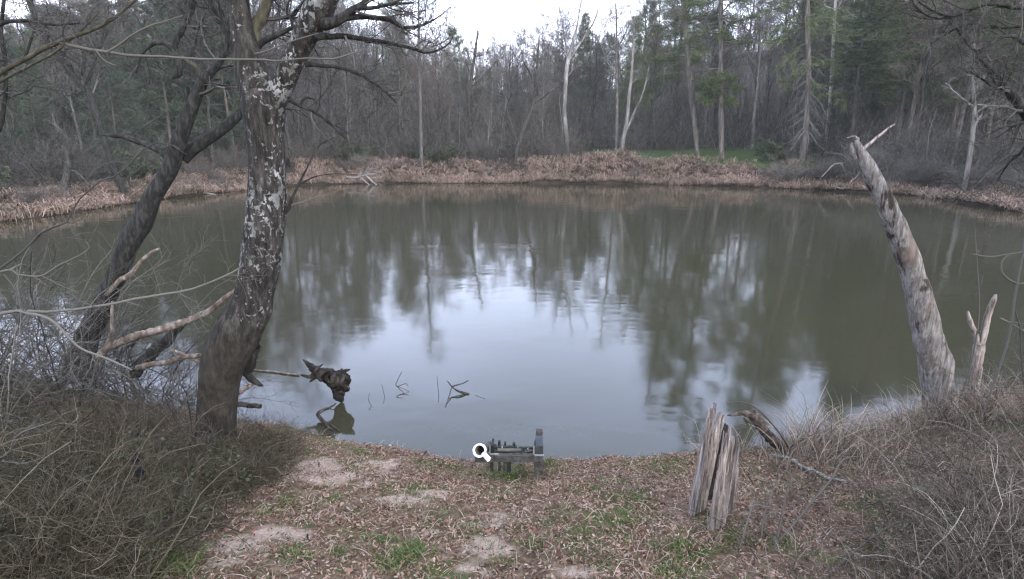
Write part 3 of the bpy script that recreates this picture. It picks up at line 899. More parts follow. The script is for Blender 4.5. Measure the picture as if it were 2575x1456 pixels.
lean = np.repeat(np.concatenate([-nrm * .55 + dg.normal(0, .45, (K, 2)), np.zeros((K, 1))], 1), B, 0) + dg.normal(0, .35, (K * B, 3)) * [1, 1, 0]
hgt = (np.repeat(.3 + .85 * dg.uniform(0, 1, K) ** 1.6 + .55 * np.maximum(0, vnoise(pos[:, 0], pos[:, 1], 3.0, 92)) + .25 * np.exp(-((pos[:, 0] - 11) / 10) ** 2), B) * dg.uniform(.6, 1.2, K * B))[:, None]
Q = np.empty((K * B, 4, 3)); Q[:, 0] = base
up = np.tile([0, 0, 1.0], (K * B, 1))
for s, (cu, cl_) in enumerate([(1.0, .5), (.35, 1.0), (-.75, 1.1)]):
    Q[:, s + 1] = Q[:, s] + norm(up * cu + lean * cl_) * hgt / 3
sd_ = norm(np.cross(Q[:, 1] - Q[:, 0], dg.normal(0, 1, (K * B, 3)))) * .02
vv = np.stack([Q[:, 0] - sd_, Q[:, 0] + sd_, Q[:, 1] - sd_, Q[:, 1] + sd_, Q[:, 2] - sd_ * .8, Q[:, 2] + sd_ * .8, Q[:, 3] - sd_ * .3, Q[:, 3] + sd_ * .3], 1).reshape(-1, 3)
bb = (np.arange(K * B) * 8)[:, None]
mb.add(vv, np.concatenate([bb + np.array([0, 1, 3, 2]), bb + np.array([2, 3, 5, 4]), bb + np.array([4, 5, 7, 6])]))
gm = m_grass = m_island('dead_grass', [(0, (.045, .034, .027)), (.25, (.14, .102, .08)), (.65, (.275, .20, .163)), (1, (.43, .345, .29))])
gn = gm.node_tree; gb = gn.nodes['Principled BSDF']; src = gb.inputs['Base Color'].links[0].from_socket
pk = ramp(gn, noise(gn, objcoord(gn), .33, 4, .6), [(.34, (.42, .43, .36)), (.45, (.85, .83, .78)), (.6, (1.12, 1.07, 1.04))])
gn.links.new(mixc(gn, 1.0, src, pk, 'MULTIPLY'), gb.inputs['Base Color'])
tag(mb.build('dead_grass', gm), 'matted tan dead grass drooping over the far bank', 'grass', kind='stuff')

# ------------------------------------------------------------------ near bank: trees traced from the photograph at their own distances
def m_lichen_bark():
    m, n, b = nt('lichen_bark', .92, .1)
    oc = objcoord(n); st = objcoord(n, (1, 1, .22))
    f = noise(n, st, 16, 7, .7, .3)
    base = ramp(n, f, [(.32, (.007, .006, .005)), (.5, (.027, .024, .021)), (.68, (.075, .067, .058))])
    sep = n.nodes.new('ShaderNodeSeparateXYZ'); n.links.new(oc, sep.inputs[0])
    low = ramp(n, mathn(n, 'MULTIPLY', sep.outputs['Z'], .25), [(.0, (1, 1, 1)), (.52, (.9, .9, .9)), (.62, (0, 0, 0))])
    warm = ramp(n, noise(n, oc, 7, 5, .65), [(.3, (.014, .012, .009)), (.7, (.055, .046, .034))])
    base = mixc(n, mathn(n, 'MULTIPLY', low, .6), base, warm)
    cov = noise(n, oc, 1.6, 2, .5)
    ln = noise(n, objcoord(n, (1, 1, .75)), 17, 5, .6, .5)
    ln2 = noise(n, oc, 30, 2, .5)
    hi = mathn(n, 'SMOOTH_MIN', mathn(n, 'MULTIPLY', mathn(n, 'SUBTRACT', sep.outputs['Z'], 2.1), .6), .16, .1)
    sidx = mathn(n, 'MAXIMUM', mathn(n, 'MINIMUM', mathn(n, 'MULTIPLY', mathn(n, 'SUBTRACT', sep.outputs['X'], .66), .4), .05), -.08)
    s = mathn(n, 'ADD', mathn(n, 'ADD', mathn(n, 'MULTIPLY', cov, .45), mathn(n, 'MULTIPLY', ln, .75)), mathn(n, 'ADD', hi, mathn(n, 'ADD', sidx, mathn(n, 'MULTIPLY', ln2, .2))))
    mask = ramp(n, mathn(n, 'MULTIPLY', s, .5), [(.486, (0, 0, 0)), (.498, (1, 1, 1))])
    lcol = ramp(n, noise(n, oc, 5, 4, .6), [(.35, (.075, .075, .068)), (.55, (.16, .16, .15)), (.7, (.31, .305, .29))])
    n.links.new(mixc(n, mask, base, lcol), b.inputs['Base Color'])
    bump(n, b, f, .9, .03)
    return m
M['lichen_bark'] = m_lichen_bark()
M['bark_moss'] = m_bark('bark_moss', (.022, .02, .013), (.05, .045, .03), (.09, .083, .06), 14, .4)
M['bark_near'] = m_bark('bark_near', (.007, .0065, .0055), (.021, .020, .0175), (.06, .058, .052), 16, .22, .9, objrand=0)
M['twig_near'] = m_island('twig_near', [(0, (.018, .016, .014)), (.6, (.05, .045, .04)), (1, (.11, .10, .09))])
M['twig_near_pale'] = m_island('twig_near_pale', [(0, (.04, .036, .03)), (.6, (.085, .078, .067)), (1, (.15, .14, .125))])
M['wood_pale'] = m_bark('wood_pale', (.04, .028, .02), (.12, .092, .073), (.33, .29, .255), 9, .5, .6, objrand=0)
M['wood_weathered'] = m_bark('wood_weathered', (.022, .016, .013), (.22, .18, .155), (.48, .42, .375), 22, .07, 1.0, objrand=0)
M['wood_wet_and_shade'] = m_bark('wood_wet_and_shade', (.012, .010, .008), (.035, .029, .023), (.10, .085, .07), 12, .5, .9, objrand=0)  # wet driftwood, and the painted shade in the stump's hollow

ng = np.random.default_rng(101)

def limb(mb, pts, Y, k=6, n=14, wander=.0, jit=.12, rough=.05, store=None):
    P, R = trace(pts, Y, n, jit, ng)
    if wander: P[:, 1] += np.linspace(0, wander, n)
    tubes(mb, P, R, k, rough=rough, rg=ng)
    if store is not None: store.append((P, R))
    return P, R

def sprout(mb, items, per, L, levels=2, ang=.8, t0=.25, trop=.05, wig=.22, rmin=.0038, k=3, rr=.45, n2=4):
    for P, R in items:
        Q, RQ = grow(ng, P, R, per, L, 7, ang, t0, 1, rr, trop, wig, rmin=rmin)
        tubes(mb, Q, RQ, k)
        Ls_ = L
        for _ in range(levels - 1):
            Ls_ *= .5
            Q, RQ = grow(ng, Q, RQ, n2, Ls_, 5, .75, .15, 1, .65, trop * .6, wig, rmin=rmin * .8)
            tubes(mb, Q, RQ, 3)

def part_limb(root, pts, Y, mat, k=7, n=16, wander=0, store=None, name='limb', jit=.12):
    mb = MB(); limb(mb, pts, Y, k, n, wander, jit, .05, store)
    return mb.build(name, M[mat], root)

# --- the lichen spotted tree
YL = 7.7
tk = MB()
P, R = trace([(536, 1190, 118), (542, 1130, 96), (548, 1000, 94), (557, 930, 102), (574, 880, 114), (600, 830, 114), (628, 780, 102), (642, 730, 94), (652, 680, 94), (662, 600, 98), (671, 520, 94), (672, 440, 88), (668, 360, 88), (664, 300, 100), (662, 262, 104), (656, 225, 78)], YL, 110)
base = P[0].copy()
tubes(tk, P, R, 30, rough=.022, rg=ng)
LF = trace([(655, 290, 86), (640, 225, 84), (620, 165, 76), (604, 105, 62), (592, 50, 54), (585, 0, 50), (577, -80, 46), (566, -220, 40), (560, -400, 30), (570, -650, 18)], YL, 60)
LF[0][:, 1] += np.linspace(0, .5, 60)
tubes(tk, LF[0], LF[1], 22, rough=.03, rg=ng)
RF = trace([(668, 290, 80), (698, 240, 66), (722, 200, 58), (748, 150, 54), (772, 110, 56), (800, 60, 66), (826, 10, 70), (850, -60, 66), (872, -160, 56), (900, -330, 42), (910, -560, 24)], YL, 64)
RF[0][:, 1] += np.linspace(0, -.6, 64)
tubes(tk, RF[0], RF[1], 22, rough=.035, rg=ng)
tree1 = empty('forked_tree', base, 'big forked tree with white lichen patches on its trunk, nearest the camera', 'tree')
tk.build('trunk', M['lichen_bark'], tree1)
st = []
part_limb(tree1, [(812, 62, 30), (854, 50, 24), (881, 29, 22), (907, 17, 18), (922, -8, 16), (940, -60, 12), (965, -130, 8)], YL - .4, 'bark_near', store=st)
part_limb(tree1, [(866, 46, 16), (900, 39, 15), (930, 38, 14), (960, 41, 13), (985, 48, 12), (998, 60, 10), (1018, 60, 8), (1052, 52, 7), (1091, 29, 4), (1115, 5, 2)], YL - .4, 'bark_near', store=st, wander=.4)
part_limb(tree1, [(905, 20, 12), (935, 24, 10), (965, 21, 9), (999, 18, 8), (1025, 20, 6), (1052, 21, 4)], YL - .4, 'bark_near', store=st, wander=-.3)
part_limb(tree1, [(790, 92, 22), (828, 89, 15), (868, 87, 13), (907, 91, 12), (960, 100, 11), (999, 105, 9), (1034, 113, 8), (1060, 122, 6), (1091, 113, 5), (1118, 95, 4), (1130, 72, 2)], YL - .3, 'bark_near', store=st, wander=.5, n=20)
part_limb(tree1, [(768, 163, 14), (828, 166, 9), (868, 174, 9), (907, 189, 8), (947, 213, 7), (976, 237, 6), (997, 259, 3)], YL - .1, 'bark_near', store=st)
part_limb(tree1, [(972, 237, 5), (1000, 232, 5), (1013, 226, 4), (1012, 213, 3), (1022, 196, 3), (1016, 160, 2), (1010, 130, 2)], YL - .1, 'twig_near_pale', name='dead_limb')
part_limb(tree1, [(868, 90, 5), (880, 120, 5), (890, 150, 4), (892, 175, 3)], YL - .3, 'twig_near_pale', name='dead_limb')
part_limb(tree1, [(720, 248, 12), (755, 266, 8), (789, 282, 7), (828, 308, 7), (850, 330, 5), (868, 348, 3)], YL, 'bark_near', store=st)
part_limb(tree1, [(756, 264, 7), (765, 247, 6), (786, 248, 5), (800, 262, 3)], YL, 'bark_near')
part_limb(tree1, [(624, 160, 36), (634, 110, 36), (645, 70, 34), (662, 26, 28), (680, -10, 24), (705, -80, 18), (730, -200, 12)], YL + .3, 'bark_moss', k=12, store=st)
part_limb(tree1, [(640, 125, 16), (658, 108, 14), (690, 90, 13), (715, 80, 11), (736, 68, 9), (765, 58, 7), (790, 40, 4)], YL + .2, 'bark_near', store=st)
part_limb(tree1, [(735, 70, 8), (732, 50, 7), (722, 32, 6), (725, 8, 4), (740, -20, 3)], YL + .2, 'bark_near', store=st)
part_limb(tree1, [(590, 90, 14), (560, 60, 12), (535, 20, 10), (520, -30, 8), (500, -120, 5)], YL + .2, 'bark_near', store=st)
part_limb(tree1, [(590, 130, 9), (570, 90, 8), (555, 40, 6), (548, -10, 4)], YL, 'bark_near', store=st)
part_limb(tree1, [(655, 530, 6), (715, 535, 12), (733, 500, 8), (752, 462, 6), (776, 414, 4), (802, 366, 3), (843, 345, 2)], YL, 'bark_near', name='side_shoot')
part_limb(tree1, [(716, 530, 7), (735, 515, 5), (765, 508, 4), (790, 498, 4), (820, 490, 3), (850, 478, 2)], YL, 'twig_near_pale', name='side_shoot')
part_limb(tree1, [(750, 466, 5), (775, 452, 4), (797, 443, 3), (843, 437, 2), (900, 440, 1.5)], YL, 'bark_near', name='side_shoot')
part_limb(tree1, [(640, 870, 30), (632, 905, 26), (622, 940, 22), (650, 965, 12), (662, 970, 4)], YL + .4, 'bark_near', name='root_limb', k=8)
tw = MB()
sprout(tw, st, 9, .9, 3, t0=.3, trop=.03, wig=.28, n2=5)
up_tips = [(LF[0][25:], LF[1][25:]), (RF[0][30:], RF[1][30:])]
sprout(tw, up_tips, 8, 1.6, 3, t0=.1, trop=.03, wig=.25, n2=6)
tw.build('twigs', M['twig_near'], tree1)

# --- the dark leaning tree behind it
Y2 = 10.9
tk = MB()
P, R = trace([(190, 945, 68.9), (203, 912, 60.7), (221, 845, 54.1), (248, 791, 50.8), (270, 740, 47.6), (295, 690, 45.9), (313, 640, 45.9), (332, 596, 49.2), (356, 560, 50.8), (378, 505, 42.6), (403, 465, 41.0), (433, 413, 39.4), (448, 362, 37.7), (458, 330, 36.1)], Y2, 80)
base = P[0].copy()
tubes(tk, P, R, 22, rough=.035, rg=ng)
P, R = trace([(448, 372, 34.4), (466, 312, 34.4), (483, 268, 31.2), (503, 218, 26.2), (524, 188, 21.3), (550, 161, 14.8), (570, 120, 12.3), (575, 60, 9.8), (600, -40, 7.4)], Y2, 44); tubes(tk, P, R, 16, rough=.04, rg=ng); tipA = (P, R)
P, R = trace([(458, 400, 32.8), (480, 375, 31.2), (503, 356, 29.5), (537, 329, 27.9), (570, 295, 24.6), (601, 258, 21.3), (640, 210, 16.4), (690, 120, 11.5), (720, 20, 8.2), (740, -80, 4.9)], Y2 + .2, 44); P[:, 1] += np.linspace(0, 1.2, 44); tubes(tk, P, R, 16, rough=.04, rg=ng); tipB = (P, R)
tree2 = empty('leaning_tree', base, 'dark tree leaning over the water behind the lichen spotted trunk', 'tree')
tk.build('trunk', M['bark_near'], tree2)
st = []
part_limb(tree2, [(480, 275, 22), (470, 232, 18), (456, 208, 17), (434, 199, 16), (449, 188, 15), (453, 161, 15), (444, 136, 16), (438, 116, 15), (446, 95, 13), (460, 72, 14), (476, 34, 16), (487, 0, 18), (490, -60, 14), (495, -160, 10)], Y2, 'bark_near', n=36, store=st, k=10)
part_limb(tree2, [(438, 120, 14), (416, 110, 13), (395, 108, 11), (376, 117, 9), (362, 130, 6), (352, 148, 5), (342, 182, 5), (334, 165, 4), (319, 144, 3), (310, 120, 2)], Y2, 'bark_near', n=24, store=st)
part_limb(tree2, [(424, 404, 20), (404, 381, 17), (369, 366, 14), (336, 352, 14), (302, 342, 13), (275, 340, 9), (250, 338, 4)], Y2, 'bark_near', n=18)
part_limb(tree2, [(448, 142, 10), (470, 150, 11), (492, 168, 10), (504, 190, 8)], Y2, 'bark_moss')
part_limb(tree2, [(476, 40, 10), (440, 10, 8), (400, -20, 7), (360, -40, 5)], Y2, 'bark_near', store=st)
part_limb(tree2, [(452, 150, 6), (475, 150, 6), (490, 110, 5), (500, 70, 5), (520, 30, 3)], Y2, 'bark_near', store=st)
part_limb(tree2, [(268, 742, 10), (299, 706, 12), (318, 696, 13), (336, 683, 13), (349, 664, 11), (379, 636, 9), (403, 625, 4)], Y2 - .3, 'wood_pale', name='broken_limb', n=18)
tw = MB()
sprout(tw, st + [tipA, tipB], 9, 1.1, 3, t0=.3, trop=.03, wig=.28, n2=5)
tw.build('twigs', M['twig_near'], tree2)

# --- a farther slanting tree at the upper left
P, R = trace([(322, 505, 16), (300, 455, 16), (285, 420, 16), (262, 350, 15), (228, 245, 17), (201, 208, 17), (168, 168, 15), (128, 117, 13), (100, 70, 10), (70, 0, 8), (50, -80, 5)], 45.5, 50)
P[0, 2] = zat(P[0, 0], P[0, 1]) - .2
tk = MB(); st = [(P, R)]
tubes(tk, P, R, 10, rough=.05, rg=ng)
root = empty('slanting_tree', P[0], 'dark bare tree slanting up to the left from the far bank', 'tree')
tk.build('trunk', M['bark_near'], root)
part_limb(root, [(225, 240, 8), (205, 200, 9), (212, 150, 8), (200, 110, 6), (180, 60, 4)], 45.5, 'bark_near', store=st)
part_limb(root, [(215, 215, 7), (235, 160, 6), (255, 110, 5), (262, 60, 3)], 45.5, 'bark_near', store=st)
tw = MB(); sprout(tw, st, 12, 4.5, 3, t0=.35, trop=.05, wig=.25, rmin=.014, n2=6); tw.build('twigs', M['twig_near'], root)

# --- tree just left of the frame whose mossy branches cross the upper left
root = empty('mossy_tree', (-6.4, 4.8, zat(-6.4, 4.8)), 'mossy branch reaching across the upper left sky', 'tree')
tk = MB(); P = smooth_path([[-6.4, 4.8, zat(-6.4, 4.8) - .1], [-6.3, 4.9, 2.5], [-6.15, 5, 4.6], [-6.4, 5.1, 7], [-6.8, 5.3, 10]], 20)
tubes(tk, P, np.linspace(.2, .08, 20), 12, rough=.04, rg=ng); tk.build('trunk', M['bark_moss'], root)
st = []
q0 = P[11]
def px_of(p):
    d = p - np.array([0, 0, CAMZ]); dd = d[1] * cp - d[2] * sp
    return (CX + F * d[0] / dd, CY - F * (d[1] * sp + d[2] * cp) / dd)
qx, qy = px_of(q0)
part_limb(root, [(qx, qy, 24, 5.0), (-120, 250, 17, 5.0), (-40, 207, 14, 5), (0, 184, 13, 5), (60, 150, 12, 5), (130, 113, 12, 5), (165, 100, 10, 5), (260, 62, 8, 5), (335, 5, 7, 5), (380, -40, 5, 5)], 5, 'bark_moss', n=30, store=st)
part_limb(root, [(150, 106, 9), (200, 120, 9), (262, 128, 8), (300, 134, 7), (370, 134, 6), (460, 138, 6), (540, 136, 5), (620, 135, 5), (650, 136, 4), (720, 127, 4), (790, 127, 4), (830, 112, 4), (872, 98, 3)], 5, 'twig_near_pale', n=34, wander=.6)
part_limb(root, [(270, 131, 6), (300, 112, 5), (335, 86, 5), (375, 66, 4), (410, 55, 3), (460, 40, 2)], 5, 'twig_near_pale', n=16)
part_limb(root, [(242, 128, 4), (255, 145, 3), (272, 158, 3), (292, 164, 2)], 5, 'twig_near_pale', n=12)
part_limb(root, [(640, 135, 4), (670, 128, 4), (720, 108, 3), (770, 92, 3), (800, 84, 2)], 5.5, 'twig_near_pale', n=14)
part_limb(root, [(-60, 260, 9), (0, 205, 8), (70, 168, 7), (140, 130, 6), (200, 80, 4), (250, 30, 3)], 5.2, 'bark_moss', n=18, store=st)
part_limb(root, [(-60, 90, 12), (0, 60, 11), (70, 52, 8), (130, 62, 6), (200, 58, 4)], 5.6, 'bark_near', n=18, store=st)
part_limb(root, [(-40, 380, 11), (0, 320, 11), (14, 230, 10), (12, 150, 10), (2, 80, 9), (10, 0, 8), (20, -80, 6)], 6.2, 'bark_near', n=20, store=st)
part_limb(root, [(60, 150, 6), (90, 60, 7), (78, 0, 7), (70, -60, 6)], 6.0, 'bark_near', n=14, store=st)
tw = MB(); sprout(tw, st, 9, .55, 3, t0=.3, trop=.0, wig=.3, n2=5, rmin=.003); tw.build('twigs', M['twig_near'], root)

# --- tree just right of the frame, a dark limb slants into the upper right corner
zr = zat(7.4, 6.5)
root = empty('overhanging_tree', (7.4, 6.5, zr), 'dark limb and twigs of a tree overhanging the upper right corner', 'tree')
tk = MB(); P = smooth_path([[7.4, 6.5, zr - .1], [7.3, 6.6, 2.6], [7.15, 6.8, 4.4], [7.2, 7, 7], [7.0, 7.3, 10]], 20)
tubes(tk, P, np.linspace(.22, .09, 20), 12, rough=.04, rg=ng); tk.build('trunk', M['bark_near'], root)
st = []
qx, qy = px_of(P[9])
part_limb(root, [(qx, qy, 34, 6.8), (2640, 330, 30, 6.8), (2590, 290, 28, 6.8), (2550, 245, 24, 6.8), (2510, 200, 20, 6.9), (2482, 168, 14, 7), (2465, 150, 8, 7)], 6.8, 'bark_near', k=10, n=24, store=st)
part_limb(root, [(2550, 222, 9), (2510, 220, 8), (2492, 214, 7), (2470, 200, 5), (2440, 180, 4)], 6.8, 'bark_near', n=14, store=st)
part_limb(root, [(2590, 120, 12), (2540, 90, 10), (2490, 110, 8), (2455, 128, 7), (2425, 100, 6), (2405, 70, 5)], 7, 'bark_near', n=18, store=st)
part_limb(root, [(2640, 20, 14), (2560, 20, 11), (2480, 10, 9), (2400, 40, 7), (2350, 30, 6), (2310, 5, 4)], 7, 'bark_near', n=18, store=st)
part_limb(root, [(2600, 60, 9), (2520, 70, 7), (2440, 60, 6), (2380, 85, 5), (2340, 110, 3)], 7.2, 'bark_near', n=18, store=st)
part_limb(root, [(2390, 45, 6), (2345, 45, 5), (2300, 15, 4), (2290, -20, 3)], 7.1, 'bark_near', n=10, store=st)
part_limb(root, [(2580, 290, 8), (2560, 320, 7), (2540, 380, 5), (2500, 420, 4), (2450, 470, 2.5), (2420, 500, 2)], 6.9, 'twig_near', n=16, store=st)
tw = MB(); sprout(tw, st, 9, .8, 3, t0=.1, trop=-.02, wig=.3, n2=5, rmin=.0035); tw.build('twigs', M['twig_near'], root)

# --- hanging vines at the right edge
def single_branch(name, label, cat, paths, Y, mat='twig_near_pale', twigs=0, L=.3, group=None, drop=None, trop=.02):
    mb = MB(); st = []
    for p in paths: limb(mb, p, Y, 6, 20, 0, .15, .05, st)
    if twigs: sprout(mb, st, twigs, L, 2, t0=.15, trop=trop, wig=.2, n2=3, rmin=.0028)
    o = mb.build(name, M[mat]); tag(o, label, cat, group)
    return o
single_branch('vine', 'pale looping vine hanging at the right edge over the water', 'vine',
              [[(2600, 700, 7), (2568, 714, 6), (2538, 704, 5), (2519, 684, 5), (2521, 655, 4), (2540, 640, 4), (2562, 636, 4), (2620, 610, 4)], [(2562, 636, 4), (2530, 640, 4), (2490, 646, 4), (2445, 639, 3)]], 7.4)
single_branch('vine', 'straight thin vine hanging down at the right edge beside the forked stub', 'vine',
              [[(2640, 380, 8), (2590, 560, 8), (2560, 690, 8), (2545, 800, 7), (2528, 880, 6), (2500, 960, 5), (2465, 1060, 4)], [(2552, 780, 5), (2565, 830, 5), (2570, 920, 4), (2582, 1010, 3)], [(2515, 800, 4), (2545, 815, 4), (2590, 840, 4)]], 7.4, twigs=4, L=.35)
single_branch('vine', 'slender bare stem leaning up between the dead trunk and the forked stub', 'vine', [[(2395, 1040, 4), (2430, 960, 4), (2452, 870, 4), (2462, 780, 3), (2456, 640, 2.5), (2450, 560, 2)]], 8.9, twigs=3, L=.3)

# --- the dead leaning trunk on the right
P, R = trace([(2368, 1060, 80), (2360, 985, 72), (2352, 920, 69), (2333, 840, 66), (2312, 755, 60), (2291, 675, 55), (2263, 595, 50), (2231, 522, 46), (2203, 462, 41), (2180, 415, 33), (2163, 378, 20), (2154, 352, 8)], 9.4, 90)
tk = MB(); tubes(tk, P, R, 28, cap=True, rough=.05, rg=ng)
base = P[0].copy()
for p in ([(2150, 400, 12), (2143, 380, 13), (2140, 366, 9), (2142, 358, 4)], [(2158, 352, 7), (2150, 343, 6), (2138, 345, 5), (2130, 347, 3)]):
    limb(tk, p, 9.4, 7, 10)
m, n, b = nt('dead_wood', .95, .1)
oc = objcoord(n); st_ = objcoord(n, (1, 1, .3))
f = noise(n, objcoord(n, (1, 1, .13)), 16, 8, .75, .4)
gr = ramp(n, f, [(.34, (.03, .026, .023)), (.48, (.15, .135, .122)), (.64, (.32, .295, .27))])
bk = ramp(n, noise(n, st_, 20, 5, .7), [(.3, (.018, .014, .012)), (.6, (.055, .044, .037)), (.75, (.12, .095, .08))])
tanw = ramp(n, noise(n, st_, 14, 5, .6), [(.3, (.09, .07, .057)), (.7, (.22, .175, .145))])
c = mixc(n, ramp(n, noise(n, objcoord(n, (1, 1, .35)), 2.6, 4, .65, .4), [(.56, (0, 0, 0)), (.61, (1, 1, 1))]), gr, bk)
c = mixc(n, ramp(n, noise(n, objcoord(n, (1.3, 1, .35)), 2.2, 4, .6, .2), [(.56, (0, 0, 0)), (.6, (1, 1, 1))]), c, tanw)
n.links.new(c, b.inputs['Base Color']); bump(n, b, f, 1.0, .05)
M['dead_wood'] = m
snag = empty('dead_trunk', base, 'weathered barkless dead trunk leaning left over the water', 'dead tree')
tk.build('trunk', m, snag)
part_limb(snag, [(2170, 375, 8), (2190, 358, 7), (2215, 338, 6), (2235, 322, 5), (2250, 312, 2)], 9.4, 'wood_weathered', name='branch_stub')

# --- forked stub beside it
mb = MB(); st = []
limb(mb, [(2445, 1000, 26), (2452, 960, 23), (2457, 915, 24), (2461, 880, 27), (2463, 860, 22)], 9.3, 10, 16)
limb(mb, [(2460, 885, 13), (2454, 850, 13), (2444, 820, 12), (2436, 795, 9), (2433, 782, 4)], 9.3, 8, 14)
limb(mb, [(2463, 885, 14), (2470, 855, 15), (2480, 815, 15), (2490, 775, 13), (2500, 752, 11), (2504, 740, 5)], 9.3, 8, 14)
tag(mb.build('forked_stub', M['wood_weathered']), 'pale dead stub forked like a Y, right of the leaning dead trunk', 'stump')

# --- the splintered stump: standing slabs of split wood round a hollow
def splinter(root, b0, t0, w0, w1, th, seed, Y=None, mat='wood_weathered'):
    rg = np.random.default_rng(seed)
    zb = .9
    pb = ghit(*b0); pt = PY(t0[0], t0[1], pb[1] + rg.uniform(.0, .12))
    pb = pb - np.array([0, 0, .08])
    N, K = 40, 9
    t = np.linspace(0, 1, N)[:, None]
    axis_ = pb + (pt - pb) * t
    wid = (w0 + (w1 - w0) * t[:, 0]) * depth(pb) / F * .5
    fr = norm(np.array([1, .25, 0]) + rg.normal(0, .15, 3)); no = np.cross(norm(pt - pb), fr)
    u = np.linspace(-1, 1, K)
    jag = rg.uniform(-.22, .04, K); jag[K // 2 + int(rg.integers(-2, 3))] = .04
    L = np.linalg.norm(pt - pb)
    ridge = np.cumsum(rg.normal(0, .006, (K,))) + rg.normal(0, .008, K)
    verts = []
    for side in (1, -1):
        for i in range(N):
            edge = 1 + .05 * rg.normal()
            for j in range(K):
                tt = t[i, 0] * (1 + jag[j])
                p = pb + (pt - pb) * tt + fr * u[j] * wid[i] * edge
                bow = (1 - u[j] ** 2) * .035 * side * (1 if side > 0 else .2)
                p = p + no * (side * th * .5 * (1 - .75 * t[i, 0] ** 4) * (1 - .5 * abs(u[j])) + bow + ridge[j] + rg.normal(0, .003))
                verts.append(p)
    q = []
    o2 = N * K
    for i in range(N - 1):
        for j in range(K - 1):
            a = i * K + j
            q.append((a, a + 1, a + K + 1, a + K)); q.append((o2 + a + 1, o2 + a, o2 + a + K, o2 + a + K + 1))
        a = i * K; q.append((a, a + K, o2 + a + K, o2 + a))
        a = i * K + K - 1; q.append((a + K, a, o2 + a, o2 + a + K))
    a0 = (N - 1) * K
    for j in range(K - 1): q.append((a0 + j, a0 + j + 1, o2 + a0 + j + 1, o2 + a0 + j))
    mb = MB(); mb.add(np.array(verts), q)
    return mb.build('splinter', M[mat], root, smooth=False)

def ghit(px, py):
    z = .8
    for _ in range(14):
        p = G(px, py, z); z = .5 * z + .5 * zat(p[0], p[1])
    p = G(px, py, z)
    return p

def ghit_v(px, py):
    a, r = (px - CX) / F, (py - CY) / F
    d = np.stack([a, cp - r * sp, -sp - r * cp], -1)
    z = np.full(px.shape, .8)
    for _ in range(12):
        p = d * ((z - CAMZ) / d[:, 2])[:, None]; z = .5 * z + .5 * terrain(p[:, 0], p[:, 1])
    p = d * ((z - CAMZ) / d[:, 2])[:, None]; p[:, 2] = z
    return p

stump = empty('splintered_stump', ghit(1795, 1310), 'tall splintered grey stump split into upright slabs on the leafy bank', 'stump')
for k_, (b0, t0, w0, w1, th, mt) in enumerate([((1748, 1290), (1797, 1029), 32, 24, .07, 'wood_weathered'), ((1759, 1284), (1812, 1048), 18, 18, .05, 'wood_weathered'), ((1795, 1336), (1834, 1085), 30, 24, .08, 'wood_weathered'),
                                           ((1808, 1322), (1847, 1104), 26, 15, .06, 'wood_weathered'), ((1836, 1292), (1857, 1128), 18, 9, .04, 'wood_weathered'), ((1784, 1262), (1826, 1074), 44, 18, .04, 'wood_wet_and_shade'), ((1848, 1268), (1859, 1180), 18, 8, .04, 'wood_weathered'), ((1742, 1296), (1786, 1050), 14, 8, .05, 'wood_weathered')]):  # the dark slab at the back paints in the hollow's shade
    splinter(stump, b0, t0, w0, w1, th, 400 + k_, mat=mt)

# --- broken bent log with thin shoots
mb = MB()
limb(mb, [(1829, 1045, 3), (1850, 1042, 8), (1874, 1039, 16), (1898, 1050, 24), (1915, 1073, 25), (1930, 1095, 25), (1955, 1116, 23), (1975, 1132, 24), (1990, 1150, 18)], 7.9, 14, 50, rough=.06)
limb(mb, [(1876, 1050, 14), (1880, 1062, 10), (1884, 1072, 3)], 7.9, 6, 8)
limb(mb, [(1890, 1045, 16), (1900, 1034, 10), (1908, 1030, 4)], 7.9, 6, 8)
M['bark_shaggy'] = m_bark('bark_shaggy', (.010, .008, .007), (.06, .046, .038), (.20, .16, .135), 13, .8, 1.0, objrand=0)
tag(mb.build('broken_log', M['bark_shaggy']), 'shaggy brown broken log bent over beside the splintered stump', 'log')
single_branch('thin_shoot', 'dark thin shoot crossing in front of the shaggy bent log', 'shoot', [[(1828, 1015, 3), (1860, 1010, 3), (1900, 1025, 3), (1945, 1070, 4), (1980, 1120, 5), (2000, 1165, 5), (2022, 1205, 5), (2038, 1240, 4)], [(1982, 1128, 4), (2010, 1110, 3), (2046, 1092, 2)], [(1965, 1130, 4), (1985, 1180, 4), (1992, 1250, 4)]], 7.5, mat='twig_near')
gl = ghit(2040, 1195)
mb = MB()
pts = [ghit(x, y) + np.array([0, 0, .05]) for x, y in [(1940, 1150), (1991, 1163), (2015, 1182), (2049, 1194), (2080, 1211), (2126, 1219)]]
P = smooth_path(pts, 40); tubes(mb, P, np.linspace(.028, .016, 40), 8, rough=.18, rg=ng, cap=True)
M['lichen_white'] = m_bark('lichen_white', (.05, .05, .04), (.20, .20, .185), (.5, .5, .48), 30, 1, .8, objrand=0)
tag(mb.build('lichen_branch', M['lichen_white']), 'white lichen crusted branch lying on the bank right of the stump', 'branch')

mb = MB()
limb(mb, [(2118, 1120, 20), (2145, 1108, 44), (2175, 1104, 50), (2205, 1106, 40), (2228, 1112, 18)], 8.9, 14, 24, rough=.12)
limb(mb, [(2160, 1100, 22), (2166, 1084, 14), (2176, 1072, 5)], 8.9, 8, 10, rough=.1)
M['moss'] = m_bark('moss', (.012, .014, .005), (.045, .052, .014), (.11, .115, .03), 14, .8, 1.0, objrand=0)
tag(mb.build('mossy_log', M['moss']), 'dark mossy log end at the water behind the pale grass on the right', 'log')

